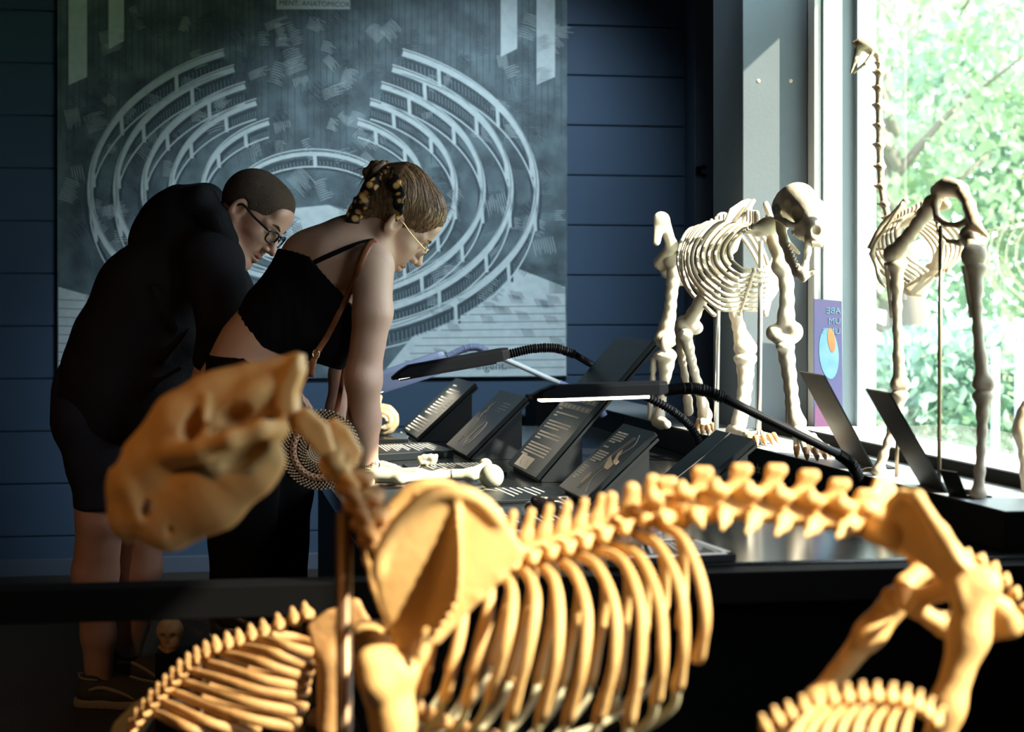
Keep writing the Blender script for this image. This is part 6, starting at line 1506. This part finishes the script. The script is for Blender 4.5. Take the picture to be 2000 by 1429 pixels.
def weave(r0, r1, rows, nst, parent):
    mb = MB()
    for j in range(rows):
        r = r0 + (r1 - r0) * (j + 0.5) / rows
        for i in range(nst):
            a = 2 * math.pi * (i + 0.5 * (j % 2)) / nst
            mb.tube([ring(r - (r1 - r0) / rows * 0.45, 0.001, a - 0.2 / nst * 6.28), ring(r, 0.0042, a), ring(r + (r1 - r0) / rows * 0.45, 0.001, a + 0.25 / nst * 6.28)], [0.0016, 0.0027, 0.0016], 5)
    o = mb.build('weave', M['straw'], parent, smooth=True); o['kind'] = 'stuff'; return o
weave(BR * 0.80, BR * 1.0, 4, 58, bag); weave(BR * 0.36, BR * 0.58, 4, 36, bag)
for ph in (0, 1, 2):
    P = [ring(BR * 0.69 + 0.0062 * math.sin(a * 11 + ph * 2.094), 0.004 + 0.0028 * math.cos(a * 22 + ph * 4.19), a) for a in np.linspace(0, 2 * math.pi, 220)]
    mb = MB(); mb.tube(P, 0.0034, 6, caps=False); mb.build('braid', M['straw_d'], bag, smooth=True)
P = [ring(BR * 0.03 + BR * 0.31 * t_, 0.002, t_ * 6 * 6.283) for t_ in np.linspace(0, 1, 200)]
mb = MB(); mb.tube(P, 0.0026, 6); mb.build('coil', M['straw'], bag, smooth=True)
S1 = [lay(wsurf, x, y, 0.004) for x, y in ((731, 470), (722, 478), (712, 496), (701, 524), (688, 556), (673, 590), (657, 622), (640, 655))] + [w_(618, 690, 4.29), w_(600, 730, 4.28), w_(584, 762, 4.28), w_(580, 800, 4.27)]
tube_obj('strap', catmull(S1, 50), 0.0078, M['strap'], bag, seg=10, flat=0.35)
tube_obj('strap', catmull([w_(617, 692, 4.285), w_(611, 712, 4.28), w_(607, 736, 4.28)], 8), 0.0075, M['strap'], bag, seg=10, flat=0.4)
mb = MB(); bk_ = w_(617, 691, 4.28); mb.tube([bk_ + np.array((0.008 * math.cos(a), 0, 0.010 * math.sin(a))) for a in np.linspace(0, 6.6, 20)], 0.0016, 8); mb.build('buckle', M['gold'], bag, smooth=True)
S2 = [w_(740, 470, 4.44), w_(770, 520, 4.50), w_(705, 600, 4.56), w_(686, 660, 4.52), w_(671, 730, 4.44), w_(660, 790, 4.34), w_(650, 826, 4.28)]
tube_obj('strap', catmull(S2[2:], 30), 0.0062, M['strap'], bag, seg=10, flat=0.5)
# ================================================================ loose exhibits on the table
M['cast'] = mat('resin_cast', (0.62, 0.64, 0.52), 0.35, noise=(18, (0.50, 0.52, 0.40), 0.5)); M['horn'] = mat('coiled_shell', (0.52, 0.44, 0.30), 0.5, noise=(30, (0.36, 0.28, 0.17), 0.6))
zt = Z_TOP
fb = thing('limb_bone', on_z(840, 945, zt), 'long pale limb bone with a round ball end lying on the touch table', 'bone')
f = Field(); q = lambda px, py, z: on_z(px, py, zt + z)
f.path([q(716, 930, 0.02), q(780, 934, 0.018), q(860, 928, 0.020), q(920, 926, 0.022), q(945, 920, 0.026)], [0.017, 0.013, 0.013, 0.015, 0.022], k=0.012)
f.ell(q(960, 930, 0.030), 0.030, k=0.006); f.ell(q(948, 908, 0.034), (0.018, 0.018, 0.018), k=0.012); f.ell(q(712, 922, 0.024), (0.020, 0.022, 0.020), k=0.012); f.ell(q(718, 940, 0.018), (0.018, 0.018, 0.016), k=0.012)
f.build('shaft', 0.003, M['cast'], fb)
pz = q(882, 918, 0.045); mb = MB(); mb.tube([pz - np.array((0, 0, 0.02)), pz], 0.0025, 8); mb.build('peg', M['steel'], fb, smooth=True)
vb = thing('small_vertebra', on_z(832, 906, zt + 0.012), 'small cream vertebra standing on the plate with the tan drawing', 'bone')
c = on_z(833, 907, zt + 0.013); f = Field(); K = lambda px, py: at(px, py, c[1])
f.path([K(822, 903), K(820, 897), K(828, 893), K(842, 892), K(848, 898), K(844, 903), K(834, 905), K(824, 903)], [0.007, 0.0075, 0.008, 0.008, 0.008, 0.008, 0.007, 0.007], k=0.005)
f.cap(K(846, 897), K(852, 890), 0.008, 0.006, k=0.005); f.cap(K(822, 897), K(818, 893), 0.006, 0.004, k=0.004); f.build('bone_ring', 0.0022, M['cast'], vb)
hs = thing('coiled_horn', on_z(752, 852, zt + 0.03), 'coiled tan horn on the grey plate behind the bare forearm', 'horn')
c = on_z(752, 850, zt + 0.030); P = []; rr = []
for t_ in np.linspace(0, 1, 70):
    a = t_ * 2.6 * 6.283; r = 0.012 + 0.030 * t_; P.append(c + np.array((-0.006 + r * math.cos(a), -0.03 + 0.07 * t_ * 0.6, 0.046 + r * math.sin(a)))); rr.append(0.006 + 0.014 * t_)
mb = MB(); rr = np.array(rr) * (1 + 0.06 * np.sin(np.arange(70) * 2.2)); mb.tube(P, rr, 14); mb.build('coil', M['horn'], hs, smooth=True)
f = Field(); f.path([c + np.array((-0.03, 0.02, 0.06)), c + np.array((-0.035, 0.03, 0.095)), c + np.array((-0.02, 0.03, 0.12))], [0.022, 0.018, 0.010], k=0.01); f.build('horn_core', 0.003, M['horn'], hs)
M['clear'] = glass_mat('clear_plastic', (0.86, 0.90, 0.92))
gb = thing('resin_jaw', on_z(1062, 1000, zt), 'shiny dark resin jaw cast behind the middle plates', 'bone')
M['resin'] = mat('dark_resin', (0.05, 0.05, 0.055), 0.12, coat=0.6)
f = Field(); f.path([q(1036, 990, 0.014), q(1060, 990, 0.018), q(1085, 992, 0.018), q(1108, 994, 0.016)], [0.013, 0.018, 0.018, 0.014], k=0.01)
for i in range(6): f.ell(q(1044 + i * 12, 991, 0.017) + np.array((0, 0, 0.016)), (0.009, 0.009, 0.010), k=0.008)
f.build('jaw', 0.0026, M['resin'], gb)
bt = thing('button', on_z(1010, 1046, zt), 'small white round button on the worktop behind the big cat spine', 'button')
mb = MB(); c = on_z(1011, 1046, zt); mb.tube([c, c + np.array((0, 0, 0.006))], 0.017, 28); mb.build('rim', M['steel'], bt); mb = MB(); mb.tube([c + np.array((0, 0, 0.006)), c + np.array((0, 0, 0.009)), c + np.array((0, 0, 0.011))], [0.0145, 0.0135, 0.009], 28); mb.build('cap', M['white'], bt, smooth=True)
st = thing('lens_stack', on_z(1300, 1062, zt + 0.015), 'stack of shiny steel rings on the white-bordered plate', 'rings')
c = on_z(1262, 1060, zt + 0.0155)
for i in range(3):
    mb = MB(); mb.tube([c + np.array((0.001 * i, 0, 0.011 * i)), c + np.array((0.001 * i, 0, 0.011 * i + 0.010))], 0.030 - 0.002 * i, 32); mb.build('ring', M['steel'], st, bevel=0.001)
wh = thing('jaw_cast', on_z(1070, 1070, zt), 'white jaw cast lying on the worktop behind the big cat backbone', 'bone')
f = Field(); f.path([q(1045, 1066, 0.010), q(1080, 1060, 0.014), q(1120, 1056, 0.012)], [0.012, 0.013, 0.010], k=0.008)
for i in range(7): f.ell(q(1050 + i * 10, 1064 - i * 1.1, 0.011) + np.array((0, 0, 0.011)), 0.0085, k=0.006)
f.build('jaw', 0.0026, M['cast'], wh)

sx_ = thing('skull_exhibit', (at(332, 1270, 4.1)[0], 4.1, 0), 'round brown skull on a low black pedestal behind the glass barrier', 'skull')
c = at(332, 1236, 4.1); zp = at(332, 1268, 4.1)[2]
MB().hexa([c + np.array((0.008 + x * 0.032, y * 0.05, -c[2] + z)) for z in (0.0, zp) for x, y in ((-1, -1), (1, -1), (1, 1), (-1, 1))]).build('pedestal', M['black'], sx_)
f = Field(); f.ell(c + np.array((0, 0, 0.006)), (0.031, 0.036, 0.030), k=0.006); f.ell(c + np.array((0.004, -0.016, -0.022)), (0.022, 0.02, 0.016), k=0.01)
for dx in (-0.012, 0.014): f.ell(c + np.array((dx, -0.036, -0.004)), (0.009, 0.014, 0.009), k=0.003, op='s')
f.ell(c + np.array((0.001, -0.038, -0.019)), (0.005, 0.01, 0.007), k=0.003, op='s'); f.build('cranium', 0.0024, M['bone_brown_shaded'], sx_)
f = Field(); f.path([c + np.array((-0.02, -0.01, -0.030)), c + np.array((0.002, -0.036, -0.038)), c + np.array((0.022, -0.01, -0.030))], [0.006, 0.007, 0.006], k=0.004); f.build('lower_jaw', 0.0024, M['bone_brown_shaded'], sx_)

# ================================================================ large print on the wall (plain stand-in: nested curved bands in an engraver's manner)
def engraving():
    ZB, ZT, A0, A1 = 0.803, 2.75, -0.598, 1.530
    bz = B_WALL - 0.030
    t = thing('wall_engraving', R((A0 + A1) / 2, bz, ZB), 'huge blue-grey engraving-style print with nested curved bands on the back wall', 'picture')
    M['paper'] = mat('print_paper', (0.34, 0.45, 0.50), 0.6); nt = M['paper'].node_tree; b = nt.nodes['Principled BSDF']
    tc = nt.nodes.new('ShaderNodeTexCoord'); mp = nt.nodes.new('ShaderNodeMapping'); mp.inputs['Rotation'].default_value = (0, 0, -TH)
    nt.links.new(tc.outputs['Object'], mp.inputs['Vector'])
    cols = []
    for i, (sc_, rot) in enumerate(((95, 0.0), (80, 0.5))):
        w = nt.nodes.new('ShaderNodeTexWave'); w.inputs['Scale'].default_value = sc_; w.inputs['Distortion'].default_value = 2.5; w.inputs['Detail'].default_value = 2; w.bands_direction = 'Z' if i == 0 else 'DIAGONAL'
        nt.links.new(mp.outputs[0], w.inputs['Vector']); cols.append(w)
    n = nt.nodes.new('ShaderNodeTexNoise'); n.inputs['Scale'].default_value = 9.0; n.inputs['Detail'].default_value = 8; nt.links.new(mp.outputs[0], n.inputs['Vector'])
    mu = nt.nodes.new('ShaderNodeMath'); mu.operation = 'MULTIPLY'; nt.links.new(cols[0].outputs['Fac'], mu.inputs[0]); nt.links.new(cols[1].outputs['Fac'], mu.inputs[1])
    ad = nt.nodes.new('ShaderNodeMath'); ad.operation = 'MULTIPLY_ADD'; ad.inputs[1].default_value = 0.55; nt.links.new(mu.outputs[0], ad.inputs[0])
    sb = nt.nodes.new('ShaderNodeMath'); sb.operation = 'MULTIPLY'; sb.inputs[1].default_value = 0.7; nt.links.new(n.outputs['Fac'], sb.inputs[0]); nt.links.new(sb.outputs[0], ad.inputs[2])
    r = nt.nodes.new('ShaderNodeValToRGB'); r.color_ramp.elements[0].position = 0.34; r.color_ramp.elements[1].position = 0.66
    r.color_ramp.elements[0].color = (0.022, 0.042, 0.058, 1); r.color_ramp.elements[1].color = (0.25, 0.36, 0.42, 1)
    nt.links.new(ad.outputs[0], r.inputs['Fac']); nt.links.new(r.outputs['Color'], b.inputs['Base Color'])
    M['ink_light'] = mat('engraved_light', (0.78, 0.89, 0.93), 0.6, noise=(30, (0.58, 0.71, 0.77), 0.6)); M['ink_mid'] = mat('engraved_mid', (0.30, 0.42, 0.48), 0.6, noise=(40, (0.18, 0.28, 0.33), 0.6)); M['ink_dark'] = mat('engraved_dark', (0.035, 0.060, 0.080), 0.6, noise=(40, (0.07, 0.11, 0.14), 0.6))
    MB().rbox(A0, A1, bz - 0.001, B_WALL - 0.006, ZB, ZT).build('panel', M['paper'], t, bevel=0.002)
    t = bpy.data.objects['panel']
    def E(px, py, d): return on_b(px, py, bz - 0.0012 - d)
    nw = -R(0, 1)
    def strip(pts, w, m, d=0.0004, name='engraved_line', n=None):
        P = [E(x, y, d) for x, y in pts]; P = catmull(P, n) if n else np.array(P)
        k = 7.55 / F_PX; V = []; 
        T = np.gradient(P, axis=0); 
        ww = np.full(len(P), w) if np.isscalar(w) else np.interp(np.linspace(0, 1, len(P)), np.linspace(0, 1, len(w)), w)
        for p, tt, wi in zip(P, T, ww):
            s_ = np.cross(tt, nw); s_ = s_ / (np.linalg.norm(s_) + 1e-9) * wi * k / 2; V += [p - s_, p + s_]
        return V, [(2 * i, 2 * i + 1, 2 * i + 3, 2 * i + 2) for i in range(len(P) - 1)]
    def emit(items, m, name):
        mb = MB()
        for V, Fc in items: mb.add(V, Fc)
        o = mb.build(name, M[m], t); o['kind'] = 'stuff'; return o
    def poly(pts, d): return [E(x, y, d) for x, y in pts], [tuple(range(len(pts)))]
    # floor light area and wall masses
    emit([poly([(820, 640), (1000, 520), (1104, 560), (1106, 733), (740, 737)], 0.0002), poly([(114, 560), (220, 590), (230, 742), (114, 744)], 0.0002), poly([(440, 420), (640, 400), (760, 430), (720, 520), (560, 540), (430, 500)], 0.0002)], 'ink_light', 'floor_tone')
    L, D, Md = [], [], []
    cx, cy = 612, 400
    rings = [(436, 290), (386, 256), (332, 220), (278, 184), (216, 142), (160, 100)]
    for i, (rx, ry) in enumerate(rings):
        for a0, a1 in (((1.62, 4.30), (-1.16, 1.50)) if i < 5 else ((0.2, 6.1),)):
            pts = [(cx + rx * math.cos(a), cy - 30 * (i < 5) + ry * math.sin(a) * (1.0 if math.sin(a) < 0 else 0.98)) for a in np.linspace(a0, a1, 44)]
            D.append(strip([(x, y + 20) for x, y in pts], 22, 'd', 0.0003)); L.append(strip(pts, 11 - i * 0.6, 'l', 0.0008)); L.append(strip([(x, y - 9) for x, y in pts], 2.5, 'l', 0.0008)); L.append(strip([(x, y + 40 - i * 3) for x, y in pts], 3.0, 'l', 0.0008))
            for j in range(0, 43):
                for q in (0, 0.33, 0.66):
                    x = pts[j][0] * (1 - q) + pts[j + 1][0] * q; y = pts[j][1] * (1 - q) + pts[j + 1][1] * q; D.append(strip([(x, y + 12), (x + 1, y + 34 - i * 2)], 1.6, 'd', 0.00045)); Md.append(strip([(x + 3, y + 14), (x + 4, y + 32 - i * 2)], 1.4, 'm', 0.0005))
            for j in range(3, 44, 6):
                x, y = pts[j]; L.append(strip([(x, y + 4), (x + 2, y + 42 - i * 3)], 7, 'l', 0.0007)); D.append(strip([(x + 6, y + 6), (x + 8, y + 42 - i * 3)], 5, 'd', 0.0006))
    # plain plaque at the top edge
    L.append(poly([(540, -60), (684, -60), (684, 18), (540, 18)], 0.0009))
    # tall pale panels at both sides and board joints of the painted hall
    for (x0, x1, y1) in ((134, 170, 150), (212, 242, 80), (1048, 1084, 150), (978, 1010, 95)): L.append(poly([(x0, -60), (x1, -60), (x1, y1), (x0, y1 + 16)], 0.0006))
    r0 = random.Random(5)
    for j in range(78): x = 118 + j * 12.7; D.append(strip([(x, -40), (x + r0.uniform(-1, 1), r0.uniform(110, 330))], 1.3, 'd', 0.00035))
    # hatched patches in an engraver's manner
    for j in range(330):
        x = r0.uniform(125, 1085); y = r0.uniform(8, 585); a = r0.choice((0.0, 0.35, -0.35, 0.8, -0.8, 1.35)); l = r0.uniform(18, 52); n_ = r0.randint(5, 10); lt = r0.random() < 0.30; sp = r0.uniform(3.2, 5)
        for q in range(n_):
            xx = x - q * sp * math.sin(a); yy = y + q * sp * math.cos(a); ll = l * r0.uniform(0.6, 1.0)
            (L if lt else D).append(strip([(xx, yy), (xx + ll * 0.5 * math.cos(a), yy + ll * 0.5 * math.sin(a) - 1.5), (xx + ll * math.cos(a), yy + ll * math.sin(a))], [0.6, 1.1 if lt else 1.9, 0.5], 'l', 0.0005 if j % 2 else 0.0006, n=4))
    for j in range(26):                                        # hatched shadows on the pale floor
        x = r0.uniform(840, 1080); y = r0.uniform(560, 710)
        for q in range(8): D.append(strip([(x + q * 3, y + q * 0.5), (x + q * 3 + 8, y + 18)], [0.8, 1.6, 0.6], 'd', 0.0010))
    # plank joints on the light floor, shading lines
    for j in range(9):
        y = 600 + j * 15; D.append(strip([(860 - j * 10, y), (1104, y - 3)], 1.2, 'd', 0.0004)); D.append(strip([(114, 585 + j * 17), (200, 588 + j * 17)], 1.2, 'd', 0.0004))
    emit(Md, 'ink_mid', 'mid_tone_print'); emit(D, 'ink_dark', 'dark_print'); emit(L, 'ink_light', 'light_print')
    text_obj('lettering', 'MENT. ANATOMICOR.', 0.030, E(545, 10, 0.0011), R(1, 0), (0, 0, 1), M['ink_dark'], t)
    text_obj('lettering', 'ingent.', 0.050, E(930, 722, 0.0009), R(1, 0), (0, 0, 1), M['ink_dark'], t)
engraving()
